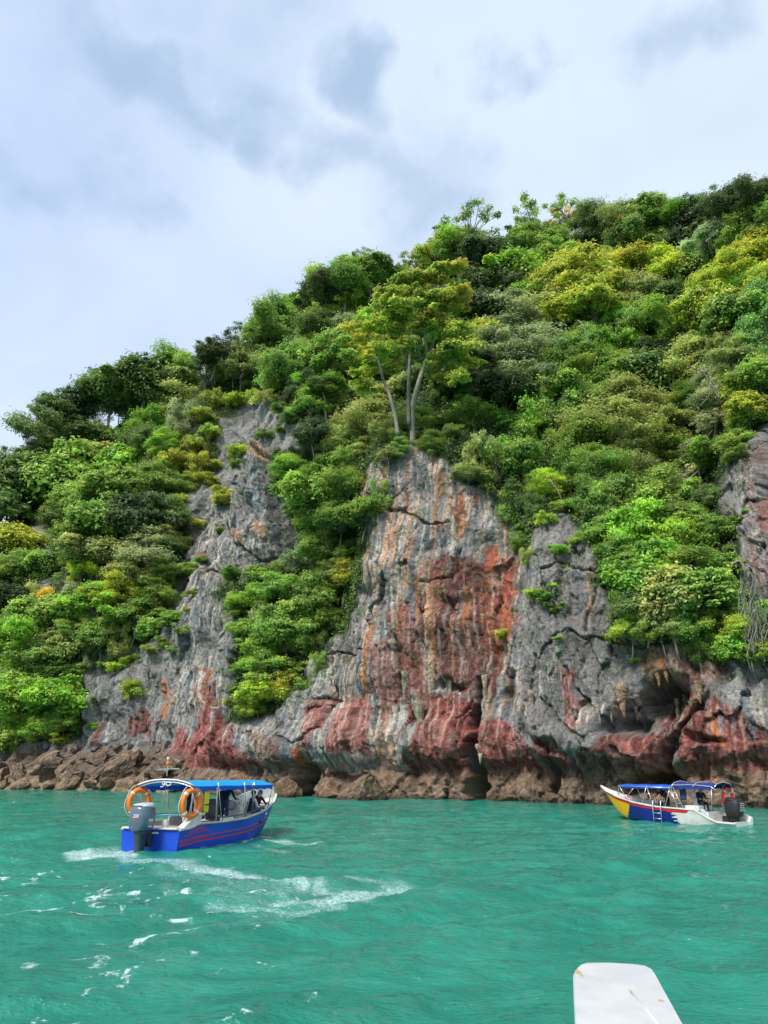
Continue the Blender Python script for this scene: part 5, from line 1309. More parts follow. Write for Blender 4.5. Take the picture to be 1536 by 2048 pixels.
def lifebuoy(boat_m, loc, rotz, col, label, R_=.33, tilt=0):
    """ring, four bands and a grab rope; placed in world space from the boat's own axes"""
    e_ = empty("lifebuoy", boat_m @ Vector(loc), 0, label, 'lifebuoy'); e_.rotation_euler = (tilt, 0, rotz + boat_m.to_euler().z)
    torus(R_, .085, None).build('ring', col, e_, smooth=True)
    for k in range(4):
        a = math.pi / 4 + k * math.pi / 2; b = MB()
        b.tube([(R_ * math.cos(a + d) , 0, R_ * 1.12 * math.sin(a + d)) for d in (-.1, 0, .1)], .089, n=10); b.build('band', WHITE_P if col is REDB else ROPE, e_, smooth=True)
    b = MB(); b.tube([((R_ + .1 + .05 * abs(math.sin(2 * a + .8))) * math.cos(a), .01, (R_ + .1 + .05 * abs(math.sin(2 * a + .8))) * 1.12 * math.sin(a)) for a in [i / 40 * 2 * math.pi for i in range(40)]], .012, n=5, closed=True)
    b.build('grab_rope', ROPE, e_, smooth=True)
    return e_


def text_obj(name, s, size, m_, parent, loc, rot, extr=.004, shear=0.0):
    cu = bpy.data.curves.new(name, 'FONT'); cu.body = s; cu.size = size; cu.extrude = extr; cu.align_x = 'CENTER'; cu.align_y = 'CENTER'; cu.shear = shear; cu.offset = .004
    tmp = bpy.data.objects.new(name + "_src", cu); COL.objects.link(tmp); dg = bpy.context.evaluated_depsgraph_get()
    me = bpy.data.meshes.new_from_object(tmp.evaluated_get(dg)); bpy.data.objects.remove(tmp); bpy.data.curves.remove(cu)
    me.name = name
    me.materials.clear(); o = link(name, me, m_, parent); o.location = loc; o.rotation_euler = rot; return o


def outboard(parent, x, tilt, cowl, cap, leg, scale=1.0, text=True):
    """motor hung on the transom; a part of the boat with parts of its own"""
    o = MB()
    def ring(cx, cy, z, wx, wy, p=3.2, n=20, slope=0.0):
        r_ = []
        for k in range(n):
            a = 2 * math.pi * k / n; c, s_ = math.cos(a), math.sin(a)
            X = wx * math.copysign(abs(c) ** (2 / p), c); Y = wy * math.copysign(abs(s_) ** (2 / p), s_); r_.append(Vector((cx + X, cy + Y, z + slope * Y)))
        return r_
    o.rings([ring(0, 0, .58, .20, .27), ring(0, 0, .64, .285, .34), ring(0, 0, .80, .315, .38), ring(0, 0, 1.02, .315, .385), ring(0, -.01, 1.20, .30, .37), ring(0, -.015, 1.27, .285, .345)])
    body = o.build('outboard_motor', cowl, parent, smooth=True); body.location = (x, -.52, .0); body.rotation_euler = (tilt, 0, 0); body.scale = (scale,) * 3
    c = MB(); c.rings([ring(0, -.015, 1.265, .29, .352), ring(0, -.01, 1.315, .27, .33, slope=.05), ring(0, .02, 1.37, .22, .26, slope=.10), ring(0, .04, 1.39, .10, .12, slope=.1)]); c.build('cowl_cap', cap, body, smooth=True)
    v = MB(); v.box((0, -.345, 1.285), (.36, .03, .035)); v.build('air_vent', BLACK, body, bevel=.008)
    l = MB(); l.rings([ring(0, .02, .60, .19, .25), ring(0, .03, .50, .15, .22), ring(0, .05, .30, .125, .19), ring(0, .06, .05, .115, .17), ring(0, .07, -.12, .10, .16), ring(0, .05, -.25, .06, .14), ring(0, .05, -.55, .04, .13)]); l.build('leg', leg, body, smooth=True)
    p = MB(); p.box((0, -.02, -.16), (.30, .46, .025)); p.build('cavitation_plate', leg, body, bevel=.006)
    br = MB(); br.box((0, .34, .42), (.26, .22, .36)); br.box((-.11, .44, .36), (.05, .2, .44)); br.box((.11, .44, .36), (.05, .2, .44)); br.build('mounting_bracket', leg, body, bevel=.01)
    pr = MB(); pr.tube([(0, -.18, -.42), (0, .1, -.42)], .05, n=10)
    for k in range(3):
        a = k * 2.094; pr.box((.10 * math.cos(a), -.14, -.42 + .10 * math.sin(a)), (.15, .02, .09), Matrix.Rotation(-a, 3, 'Y'))
    pr.build('propeller', leg, body)
    if text:
        text_obj('number', '200', .135, cap, body, (.04, -.392, 1.0), (math.pi / 2, 0, 0), shear=.25)
        u = MB(); u.box((.04, -.386, .915), (.22, .006, .022)); u.build('red_underline', RED_P, body)
        for sg in (-1, 1):
            for zz_, hh_ in ((.90, .07), (.72, .045)):
                w = MB(); w.box((sg * .312, 0, zz_), (.012, .21, hh_)); w.build('side_badge', cap, body, bevel=.003)
    return body


# ------------------------------------------------------------------ people
JN = ['pelvis', 'waist', 'chest', 'neck', 'chin', 'head', 'crown']
def person(name, boat_m, loc, rotz, J, shirt, trousers, label, hair='hair', sleeves=True, vest=None, skirt=None, scale=1.0):
    """J: joints in metres from the seat or feet; one skinned body, hair/scarf/vest as children"""
    e_ = empty("person", boat_m @ Vector(loc), 0, label, 'person'); e_.rotation_euler = (0, 0, rotz + boat_m.to_euler().z); e_.scale = (scale,) * 3
    rad = dict(pelvis=.145, waist=.125, chest=.15, neck=.052, chin=.075, head=.098, crown=.075, sh=.068, el=.044, wr=.027, pa=.032, hip=.095, kn=.062, an=.042, toe=.04, heel=.04)
    V_, idx, E_ = [], {}, []
    def add(k, p, r_, link_=None):
        idx[k] = len(V_); V_.append((Vector(p), r_)); 
        if link_: E_.append((idx[link_], idx[k]))
    add('pelvis', J['pelvis'], rad['pelvis']); add('waist', J['waist'], rad['waist'], 'pelvis'); add('chest', J['chest'], rad['chest'], 'waist'); add('neck', J['neck'], rad['neck'], 'chest')
    hd = Vector(J['head']); nk = Vector(J['neck']); up = (hd - nk).normalized(); add('chin', hd - up * .06, rad['chin'], 'neck'); add('head', hd + up * .02, rad['head'], 'chin'); add('crown', hd + up * .085, rad['crown'], 'head')
    for s_ in 'LR':
        add('sh' + s_, J['sh' + s_], rad['sh'], 'chest'); add('el' + s_, J['el' + s_], rad['el'], 'sh' + s_); add('wr' + s_, J['wr' + s_], rad['wr'], 'el' + s_)
        w = Vector(J['wr' + s_]); d = (w - Vector(J['el' + s_])).normalized(); add('pa' + s_, w + d * .07, rad['pa'], 'wr' + s_)
        add('hip' + s_, J['hip' + s_], rad['hip'], 'pelvis'); add('kn' + s_, J['kn' + s_], rad['kn'], 'hip' + s_); add('an' + s_, J['an' + s_], rad['an'], 'kn' + s_); an = Vector(J['an' + s_]); f = Vector(J.get('face', (0, 1, 0))); add('toe' + s_, an + f * .15 + Vector((0, 0, -.045)), rad['toe'], 'an' + s_)
    me = bpy.data.meshes.new("body"); me.from_pydata([v[0] for v in V_], E_, []); ob = bpy.data.objects.new("body_src", me); COL.objects.link(ob)
    sk = ob.modifiers.new('s', 'SKIN'); lay = me.skin_vertices[0].data if me.skin_vertices else None
    if lay is None:
        bpy.context.view_layer.objects.active = ob
    for i, (p, r_) in enumerate(V_):
        me.skin_vertices[0].data[i].radius = (r_, r_ * (.78 if i in (idx['chest'], idx['waist']) else 1.0)); me.skin_vertices[0].data[i].use_root = (i == 0)
    sb = ob.modifiers.new('b', 'SUBSURF'); sb.levels = 2; sb.render_levels = 2
    dg = bpy.context.evaluated_depsgraph_get(); nm = bpy.data.meshes.new_from_object(ob.evaluated_get(dg)); bpy.data.objects.remove(ob)
    bm = bmesh.new(); bm.from_mesh(nm)
    # hands: five fingers of unequal length on each palm
    fb = MB()
    for s_, sg in (('L', -1), ('R', 1)):
        w = Vector(J['wr' + s_]); d = (w - Vector(J['el' + s_])).normalized(); side = d.cross(Vector((0, 0, 1))).normalized() if abs(d.z) < .9 else Vector((1, 0, 0)); dn = side.cross(d).normalized()
        if dn.z > 0: dn = -dn
        pm = w + d * .075
        for k, ln in enumerate((.055, .065, .06, .048)):
            a = pm + side * (.024 - .016 * k) + d * .02; fb.tube([a, a + d * ln * .55, a + d * ln * .8 + dn * ln * .45], [.0085, .008, .006], n=5)
        a = w + d * .04 + side * .028; fb.tube([a, a + side * .025 + d * .025, a + side * .03 + d * .055], [.0095, .009, .007], n=5)
    fme = fb.mesh('f'); bm.from_mesh(fme)
    bm.to_mesh(nm); bm.free(); nm.name = "body"
    P_ = np.array([v[0] for v in V_]); names = list(idx)
    mats_ = [SKIN, CLOTH[shirt], CLOTH[trousers], BLACK]
    skin_j = {'chin', 'head', 'crown', 'paL', 'paR', 'neck', 'wrL', 'wrR'} | (set() if sleeves else {'elL', 'elR'})
    cloth_j = {'chest', 'waist', 'shL', 'shR', 'elL', 'elR'} - skin_j
    nm.materials.clear()
    for q in nm.polygons:
        c = np.array(q.center); k = names[int(np.argmin(np.linalg.norm(P_ - c, axis=1) - np.array([v[1] for v in V_]) * .6))]
        q.material_index = 0 if k in skin_j else 1 if k in cloth_j else 3 if k.startswith('toe') else 2
        q.use_smooth = True
    link("body", nm, mats_, e_)
    f = Vector(J.get('look', (0, 1, 0))).normalized(); sd_ = f.cross(up).normalized()
    fc = MB(); c0 = hd + up * .01
    fc.rings([[c0 + f * .088 + up * .015 + sd_ * .006, c0 + f * .088 + up * .015 - sd_ * .006, c0 + f * .09 + up * .01], [c0 + f * .112 - up * .022 + sd_ * .013, c0 + f * .112 - up * .022 - sd_ * .013, c0 + f * .092 - up * .03]])
    fc.build('nose', SKIN, e_, smooth=True)
    for sg in (-1, 1):
        ey = MB(); ey.ball(c0 + f * .086 + up * .022 + sd_ * .033 * sg, (.013, .011, .008), 8, 5); ey.build('eye', HAIR, e_, smooth=True)
    mo = MB(); mo.tube([c0 + f * .084 - up * .052 + sd_ * .022, c0 + f * .095 - up * .054, c0 + f * .084 - up * .052 - sd_ * .022], .006, n=5); mo.build('mouth', RED_P, e_)
    if hair == 'hair':
        h = MB(); h.ball(hd + up * .055 - f * .022, (.108, .112, .098), 16, 10); h.build('hair', HAIR, e_, smooth=True)
        for sg in (-1, 1):
            ea = MB(); ea.ball(c0 + sd_ * .098 * sg, (.014, .022, .03), 8, 6); ea.build('ear', SKIN, e_, smooth=True)
    elif hair:
        m_ = CLOTH[hair]; h = MB(); rings_ = []
        for (o1, o2, rx) in ((.135, -.02, .03), (.115, -.02, .085), (.05, -.025, .122), (-.04, -.02, .118), (-.11, -.005, .11), (-.17, .0, .16), (-.24, -.0, .19)):
            cc = hd + up * o1 + f * o2
            rings_.append([cc + (sd_ * math.cos(a) + f * math.sin(a) * (.8 if o1 < -.1 or math.sin(a) < 0 else .55 if o1 < .1 else .75)) * rx for a in [2 * math.pi * k / 18 for k in range(18)]])
        h.rings(rings_, cap0=True, cap1=False); h.build('headscarf', m_, e_, smooth=True)
    if vest:
        ch, wa = Vector(J['chest']), Vector(J['waist']); ax = (ch - wa).normalized(); side = Vector(J['shR']) - Vector(J['shL']); side.normalize(); fr = ax.cross(side).normalized()
        if fr.dot(Vector(J.get('face', (0, 1, 0)))) < 0: fr = -fr
        v = MB(); rr_ = []
        for o1, rx, ry in ((-.10, .155, .135), (0.0, .165, .145), (.12, .175, .155), (.22, .165, .145), (.30, .12, .11)):
            cc = wa + ax * o1; rr_.append([cc + side * rx * math.cos(a) + fr * ry * math.sin(a) for a in [2 * math.pi * k / 16 for k in range(16)]])
        v.rings(rr_, cap0=False, cap1=False); v.build('life_vest', vest[0], e_, smooth=True)
        for o1 in (0.0, .14):
            s2 = MB(); cc = wa + ax * o1; s2.tube([cc + side * .178 * math.cos(a) + fr * .158 * math.sin(a) for a in [2 * math.pi * k / 16 for k in range(16)]], .012, n=5, closed=True); s2.build('vest_strap', vest[1], e_, smooth=True)
    return e_


def pose(kind, lean=0.0, **kw):
    """joints for a standing or seated figure facing +Y; origin at the feet or the seat"""
    if kind == 'stand':
        h = .90; L_ = math.radians(lean); f = lambda d, w=0: (w, math.sin(L_) * d, h + math.cos(L_) * d)
        J = dict(pelvis=(0, 0, h), waist=f(.16), chest=f(.36), neck=f(.55), head=f(.68), shL=f(.48, -.18), shR=f(.48, .18), hipL=(-.09, 0, .86), hipR=(.09, 0, .86), knL=(-.11, .03, .48), knR=(.11, .03, .48), anL=(-.12, -.02, .085), anR=(.12, -.02, .085))
        s = Vector(J['shL']); J['elL'] = tuple(s + Vector((-.05, .10, -.25))); J['wrL'] = tuple(s + Vector((-.03, .32, -.22))); s = Vector(J['shR']); J['elR'] = tuple(s + Vector((.05, .10, -.25))); J['wrR'] = tuple(s + Vector((.03, .32, -.22)))
    else:
        h = .10; L_ = math.radians(lean); f = lambda d, w=0: (w, math.sin(L_) * d, h + math.cos(L_) * d)
        J = dict(pelvis=(0, 0, h), waist=f(.16), chest=f(.35), neck=f(.53), head=f(.66), shL=f(.46, -.17), shR=f(.46, .17), hipL=(-.09, .04, .09), hipR=(.09, .04, .09), knL=(-.11, .44, .10), knR=(.11, .44, .10), anL=(-.11, .47, -.33), anR=(.11, .47, -.33))
        s = Vector(J['shL']); J['elL'] = tuple(s + Vector((-.04, .08, -.25))); J['wrL'] = tuple(s + Vector((.02, .30, -.27))); s = Vector(J['shR']); J['elR'] = tuple(s + Vector((.04, .08, -.25))); J['wrR'] = tuple(s + Vector((-.02, .30, -.27)))
    J['face'] = (0, 1, 0); J['look'] = (0, 1, 0); J.update(kw); return J


# ------------------------------------------------------------------ the blue boat on the left
A1 = on_level(297, 1701); A2 = Vector((-4.85, 32.2, 0))
hd_ = (A2 - A1).normalized(); yaw = math.atan2(-hd_.x, hd_.y)
blue = empty("tour_boat", A1, yaw, "long blue wooden tour boat with red stripes and bright blue canopy seen from astern", 'boat')
blue.rotation_euler = (R(.5), 0, yaw)
bpy.context.view_layer.update()
BMX = blue.matrix_world.copy()
LB = 8.3
halfB = lambda t: np.interp(t, [0, .3, .55, .75, .88, .96, 1], [1.04, 1.08, 1.05, .86, .56, .25, .03])
sheerB = lambda t: np.interp(t, [0, .07, .13, .3, .5, .7, .85, 1], [.60, .62, .70, .66, .66, .78, .97, 1.28])
def paintB(c, sh):
    return 0
hull(blue, LB, halfB, sheerB, .22, [BLUE_P], chine=.90, rake=1.3, deck_z=.32)
# transom top rail, motor well and side walls of the well
b = MB(); b.box((-.66, .02, .63), (.66, .20, .055)); b.box((.66, .02, .63), (.66, .20, .055)); b.box((0, .28, .48), (1.9, .10, .30)); b.box((0, .05, .50), (.62, .24, .05)); b.build('transom_rail', WHITE_P, blue, bevel=.012)
for sg, w in ((-1, .20), (1, .16)):
    b = MB(); b.box((sg * .40, .18, .68), (w, .16, .36)); b.build('well_block', WHITE_P, blue, bevel=.02)
b = MB(); b.rings([[Vector((.80, .25 + y, z0)), Vector((1.04, .25 + y, z0)), Vector((1.04, .25 + y, z1)), Vector((.80, .25 + y, z1))] for y, z0, z1 in ((0, .60, .66), (.55, .62, .92), (.95, .70, 1.02), (1.0, .7, .78))]); b.build('quarter_fairing', WHITE_P, blue, bevel=.01)
b = MB()
for y0 in np.arange(.42, 1.6, .24): b.box((0, y0, .575), (1.70, .215, .03))
b.build('aft_deck', DECK_M, blue, bevel=.004)
outboard(blue, -.02, R(-4), COWL, COWL_L, LEGM, 1.0)
# stripes follow the side planking: a strip every few centimetres proud of the hull
def side_pt(t, q, L=LB, half=halfB, sheer=sheerB, draft=.22, chine=.90, rake=1.3, sg=1, out=.006):
    y = L * t; hb = half(t); sh = sheer(t); kz = -draft * (1 - t ** 4) + (sh * .55) * max(0, (t - .82) / .18) ** 2
    if t < .6: w = hb * (chine + (1 - chine) * q ** .8)
    else:
        c = chine * (1 - (t - .6) / .4); w = hb * (c + (1 - c) * q ** .8)
    return Vector((sg * (w + out), y + rake * max(0, (t - .75) / .25) ** 1.5 * q * .35, kz + (sh - kz) * q))
for sg in (1, -1):
    for (t0, t1, q0, q1, th) in [(.01, .93, .44, .50, .026), (.01, .95, .60, .66, .018), (.01, .22, .535, .56, .016), (.03, .21, .745, .76, .014), (.05, .18, .82, .84, .012), (.06, .17, .885, .90, .010)]:
        vs, fs = [], []; n = max(4, int((t1 - t0) * 60))
        for i in range(n + 1):
            t = t0 + (t1 - t0) * i / n; q = q0 + (q1 - q0) * i / n
            a = side_pt(t, q - th, sg=sg); c = side_pt(t, q + th, sg=sg); vs += [a, c]
        for i in range(n): fs.append((2 * i, 2 * i + 2, 2 * i + 3, 2 * i + 1))
        b = MB(); b.add(vs, fs); b.build('stripe', RED_P, blue)
# rub rail and white spray strip
for sg in (1, -1):
    b = MB(); b.tube([side_pt(t, .985, sg=sg, out=.02) for t in np.linspace(.1, 1, 30)], .022, n=6); b.build('rub_rail', DECK_M, blue, smooth=True)
# canopy: arched over the beam, dropping forward
def canopy(parent, y0, y1, hw, zc0, zc1, drop, top, side, val=.12, nm='canopy', n=14, sag=.03, scal=0.0):
    vs, fs = [], []; ny = 24
    for i in range(ny + 1):
        t = i / ny; y = y0 + (y1 - y0) * t; zc = zc0 + (zc1 - zc0) * t - sag * abs(math.sin(t * math.pi * 3)); w = hw * (1 - .10 * t ** 3)
        for j in range(n + 1):
            u = -1 + 2 * j / n; vs.append((w * u, y, zc - drop * abs(u) ** 2.4))
    for i in range(ny):
        for j in range(n):
            a = i * (n + 1) + j; fs.append((a, a + 1, a + n + 2, a + n + 1))
    b = MB(); b.add(vs, fs); up_ = [(v[0], v[1], v[2] - .012) for v in vs]; b.add(up_, [f[::-1] for f in fs]); b.build(nm, top, parent, smooth=True)
    b = MB()
    for sg in (-1, 1):
        v2, f2 = [], []
        for i in range(97):
            t = i / 96; y = y0 + (y1 - y0) * t; zc = zc0 + (zc1 - zc0) * t - sag * abs(math.sin(t * math.pi * 3)) - drop; w = hw * (1 - .10 * t ** 3) + .004
            lo = val * (1 + .12 * math.sin(t * 60) + scal * (i % 2)); v2 += [(sg * w, y, zc + .004), (sg * (w + .012 * math.sin(t * 40)), y, zc - lo)]
        for i in range(96): f2.append((2 * i, 2 * i + 2, 2 * i + 3, 2 * i + 1))
        b.add(v2, f2)
    b.build('valance', side, parent)
canopy(blue, .62, 6.6, 1.0, 2.00, 1.88, .17, CANVAS_T, CANVAS_R, .14, sag=.010)
def posts(parent, lines, r_=.017, nm='canopy_post', m_=STEEL):
    for l in lines:
        b = MB(); b.tube(l, r_, n=6); b.build(nm, m_, parent, smooth=True)
for y, zt, z0 in ((.62, 2.02, .66), (2.15, 1.98, .66), (4.1, 1.94, .66), (6.55, 1.88, .86)):
    w = 1.0 if y < 6 else .92; wb = float(halfB(y / LB)) - .04
    P = [Vector((w * u, y, zt - .065 - .17 * abs(u) ** 2.4)) for u in np.linspace(-1, 1, 13)]
    posts(blue, [[Vector((-wb, y, z0))] + P + [Vector((wb, y, z0))]], .019, 'canopy_hoop')
posts(blue, [[(s * .99, .64, 1.70), (s * .95, 1.15, .72)] for s in (-1, 1)] + [[(s * 1.0, 2.2, 1.9), (s * 1.0, 2.55, .8)] for s in (-1, 1)] + [[(s * .98, 4.1, 1.86), (s * .99, 4.35, .86)] for s in (-1, 1)] + [[(s * .97, 4.8, 1.85), (s * .93, 4.45, .88)] for s in (-1, 1)] + [[(s * .96, 4.9, 1.85), (s * .90, 5.0, .9)] for s in (-1, 1)])
# white rim at the canopy's stern edge, with its curling lettering
posts(blue, [[Vector((1.02 * u, .60, 2.03 - .17 * abs(u) ** 2.4)) for u in np.linspace(-1, 1, 17)]], .026, 'canopy_rim', WHITE_P)
posts(blue, [[(.12 + .10 * math.cos(a), .59, 1.90 + .05 * math.sin(a)) for a in np.linspace(0, 6.0, 12)], [(-.06 + .05 * math.cos(a), .59, 1.92 + .045 * math.sin(a)) for a in np.linspace(0, 6.2, 10)], [(-.01, .59, 1.94), (-.02, .59, 1.86), (-.08, .59, 1.81), (-.16, .59, 1.81)]], .016, 'lettering', WHITE_P)
# mast with a lamp on the roof
b = MB(); b.tube([(-.10, .8, 2.13), (-.10, .8, 2.62)], .012, n=6); b.tube([(-.50, .8, 2.33), (.34, .8, 2.36)], .014, n=6); b.build('mast', STEEL, blue)
b = MB(); b.ball((-.10, .8, 2.52), (.05, .05, .08), 10, 7); b.build('orange_lamp', ORANGE_M, blue, smooth=True)
b = MB(); b.box((-.10, .8, 2.68), (.07, .07, .09)); b.build('white_lamp', WHITE_P, blue, bevel=.01)
# ladder rack inside
posts(blue, [[(x, 2.0 - .28 * (1 - q), .62 + 1.16 * q + .0) for q in np.linspace(0, 1, 5)] for x in (.22, .42)] + [[(.22, 2.0, 1.78), (.25, 2.03, 1.88), (.32, 2.05, 1.92), (.39, 2.03, 1.88), (.42, 2.0, 1.78)]] + [[(.22, 1.72 + .28 * q, .62 + 1.16 * q), (.42, 1.72 + .28 * q, .62 + 1.16 * q)] for q in (.3, .6, .9)], .015, 'ladder_rail')
# rails along the starboard gunwale, port gunwale
for sg in (1, -1):
    b = MB(); b.tube([(sg * (float(halfB(y / LB)) - .06), y, float(sheerB(y / LB)) + .13) for y in np.linspace(2.6, 6.9, 12)], .024, n=6)
    for y in np.linspace(2.6, 6.9, 6): b.tube([(sg * (float(halfB(y / LB)) - .06), y, float(sheerB(y / LB)) - .01), (sg * (float(halfB(y / LB)) - .06), y, float(sheerB(y / LB)) + .13)], .014, n=5)
    b.build('side_rail', GREYC if sg > 0 else STEEL, blue, smooth=True)
# bow deck, white bow wall
b = MB(); b.rings([[Vector((-w, y, z)), Vector((w, y, z)), Vector((w, y, z - .05)), Vector((-w, y, z - .05))] for y, w, z in ((7.05, .50, .84), (7.5, .32, .98), (8.1, .08, 1.16))]); b.build('bow_deck', WHITE_P, blue)
b = MB(); b.rings([[Vector((-float(halfB(t)) + .05, LB * t + o, float(sheerB(t)) - .02)), Vector((-float(halfB(t)) + .01, LB * t + o, float(sheerB(t)) + h)), Vector((-float(halfB(t)) + .05, LB * t + o, float(sheerB(t)) + h)), Vector((-float(halfB(t)) + .09, LB * t + o, float(sheerB(t)) - .02))] for t, h, o in ((.60, .02, 0), (.72, .26, 0), (.84, .40, .1), (.94, .42, .3), (.99, .30, .42))]); b.build('bow_screen', WHITE_P, blue)
# console, seats, bench, bags of gear
b = MB(); b.box((.30, 4.75, .70), (.60, .42, .74)); b.box((.30, 4.72, 1.10), (.64, .30, .08)); b.build('console', WHITE_P, blue, bevel=.03)
b = MB(); b.tube([(.30 + .15 * math.cos(a), 4.50, 1.06 + .15 * math.sin(a)) for a in [k / 14 * 6.283 for k in range(14)]], .014, n=5, closed=True); b.build('steering_wheel', BLACK, blue, smooth=True)
def seat(x, y, w=.50, m_=GREYC):
    s = MB(); s.box((x, y, .70), (w, .44, .10)); o = s.build('seat', m_, blue, bevel=.03)
    s = MB(); s.rings([[Vector((x + w * .5 * wx * math.copysign(abs(math.cos(a)) ** .45, math.cos(a)), y - .22 + dy, 1.04 + .30 * math.copysign(abs(math.sin(a)) ** .45, math.sin(a)))) for a in [2 * math.pi * k / 20 for k in range(20)]] for wx, dy in ((.9, -.05), (1, -.02), (1, .03), (.9, .05))]); s.build('backrest', m_, o, smooth=True)
    s = MB(); s.tube([(x, y, .33), (x, y, .66)], .05, n=8); s.build('pedestal', STEEL, o)
seat(.28, 3.35); seat(-.45, 3.35)
b = MB(); b.box((-.72, 5.3, .56), (.38, 1.8, .10)); b.box((.58, 5.7, .68), (.40, 1.5, .10)); b.build('bench', WHITE_P, blue, bevel=.015)
for sg in (-1, 1):
    b = MB(); b.box((sg * .99, 2.95, .72), (.03, .9, .13)); b.build('name_board', WHITE_P, blue, bevel=.005)
# blue hose and fuel line across the aft deck
b = MB(); b.tube([(-.05, -.30, .95), (.12, .0, .98), (.35, .35, 1.0), (.55, .75, .96), (.68, 1.0, .86), (.82, .7, .74), (.92, .35, .66)], .022, n=6); b.build('steering_hose', mat("pale_blue_hose", (.20, .42, .62), .5), blue, smooth=True)
b = MB(); b.ball((.60, 1.0, .82), (.11, .11, .13), 12, 8); b.build('float_cup', WHITE_P, blue, smooth=True)
posts(blue, [[(-.6, .3, .9), (-.2, .5, 1.02), (.3, 1.4, .98)]], .008, 'fuel_line', BLACK)

lifebuoy(BMX, (-.97, .66, 1.34), R(62), ORANGE_M, "orange ring lifebuoy tied to the left stern post of the blue boat", .33)
lifebuoy(BMX, (.96, .66, 1.32), R(72), ORANGE_M, "orange ring lifebuoy tied to the right stern post of the blue boat", .34)
def vest(loc, rotz, m_, label, M_, sc=1.0):
    e_ = empty("life_jacket", M_ @ Vector(loc), rotz + M_.to_euler().z, label, 'life jacket'); e_.scale = (sc,) * 3
    for sg in (-1, 1):
        b = MB(); b.rings([[Vector((sg * .10 + w * math.cos(a), .05 * math.sin(a), z)) for a in [2 * math.pi * k / 12 for k in range(12)]] for z, w in ((.34, .04), (.28, .07), (.05, .095), (-.25, .09), (-.33, .06))]); b.build('panel', m_, e_, smooth=True)
    b = MB(); b.rings([[Vector((.15 * math.cos(a), .055 + .03 * math.sin(a), z)) for a in [2 * math.pi * k / 12 for k in range(12)]] for z in (.38, .2, -.2, -.33)]); b.build('back_panel', m_, e_, smooth=True)
    b = MB(); b.box((0, -.05, -.08), (.36, .02, .035)); b.build('strap', BLACK, e_)
vest((.93, 1.62, 1.32), R(100), YVEST, "yellow life jacket hanging beside the right stern post of the blue boat", BMX, 1.0)
vest((.84, 1.30, 1.30), R(95), VEST_O, "orange life jacket hanging between the lifebuoy and the yellow jacket", BMX, 1.1)
vest((-.45, 3.0, 1.36), R(80), CLOTH['navy'], "dark navy life jacket hanging under the canopy of the blue boat", BMX, 1.2)

person("driver", BMX, (.30, 3.98, .33), 0, pose('stand', 14, look=(.1, 1, 0), wrR=(.25, .52, 1.02), elR=(.30, .24, 1.05), wrL=(-.12, .50, .98), elL=(-.26, .22, 1.02)), 'navy', 'bluejean', "person in dark clothes standing at the wheel under the blue canopy", 'hair', scale=.93)
person("w", BMX, (-.42, 3.35, .78), R(180), pose('sit', 4), 'maroon', 'dark', "person in a dark plum headscarf sitting behind the empty grey seat", 'maroon', scale=.98)
person("boy", BMX, (.58, 5.35, .74), R(-22), pose('sit', 16, look=(.95, -.1, 0), wrL=(.16, .40, .28), wrR=(.30, .34, .26), elR=(.30, .16, .24)), 'white', 'bluejean', "boy in a pale shirt and dark life vest leaning on the side rail", 'hair', sleeves=True, vest=(CLOTH['navy'], CLOTH['black']), scale=.92)
person("woman", BMX, (.40, 6.1, .80), R(-18), pose('sit', 30, look=(.95, .1, 0), elR=(.34, .30, .26), wrR=(.30, .46, .30), elL=(-.22, .36, .30), wrL=(-.08, .50, .26)), 'plum', 'lilac', "person in a pale grey headscarf and plum vest sitting at the bow", 'greyscarf', vest=(CLOTH['plum'], CLOTH['black']), scale=.92)
person("far", BMX, (-.58, 5.1, .68), R(-30), pose('sit', 6), 'dark', 'dark', "person in dark clothes seated in shade beyond the standing driver", 'dark', scale=.95)

# ------------------------------------------------------------------ the moored boat on the right
B1 = on_level(1489, 1651); B1.z = 0; B2 = Vector((12.15, 40.2, 0)); hd2 = (B2 - B1).normalized(); yaw2 = math.atan2(-hd2.x, hd2.y)
rb_ = empty("painted_boat", B1, yaw2, "small white boat with red gunwale, yellow bow and blue side moored under the cliff", 'boat'); rb_.rotation_euler = (R(.6), 0, yaw2)
bpy.context.view_layer.update(); RMX = rb_.matrix_world.copy()
LR_ = 7.0
halfR = lambda t: np.interp(t, [0, .25, .5, .72, .86, .95, 1], [.72, .84, .86, .74, .50, .25, .04])
sheerR = lambda t: np.interp(t, [0, .12, .18, .26, .55, .75, .88, .96, 1], [.10, .12, .28, .57, .62, .76, .98, 1.22, 1.42])
def paintR(c, sh):
    y = c[1]; q = (sh - c[2])
    if y < 0: return 3
    if q < .17 and 2.05 + q < y < 8: return 0
    if y > 5.35 + .6 * (sh - c[2]): return 1
    if y > 3.0 + .14 * math.sin(c[2] * 40) - .25 * q: return 2
    return 3
hull(rb_, LR_, halfR, sheerR, .18, [RED_P, YELLOW_P, NAVY_P, WHITE_P], chine=.72, rake=1.6, n=110, paint=paintR, deck_z=.22)
mot = outboard(rb_, .02, R(2), BLACK, BLACK, BLACK, .93, text=False)
mot.location = (.02, .42, -.24); mot.scale = (.98, .98, .98)
b = MB(); b.rings([[Vector((.46, y, .0)), Vector((.70, y, .0)), Vector((.74, y, z)), Vector((.60, y, z)), Vector((.46, y, z * .55))] for y, z in ((-.02, .30), (.25, .42), (1.1, .55), (1.5, .60))]); b.build('stern_wing', WHITE_P, rb_, bevel=.008)
for k in range(5):
    b = MB(); b.box((0, -.395, .86 + k * .08), (.40 - k * .03, .02, .028)); b.build('grille_bar', COWL_L, mot)
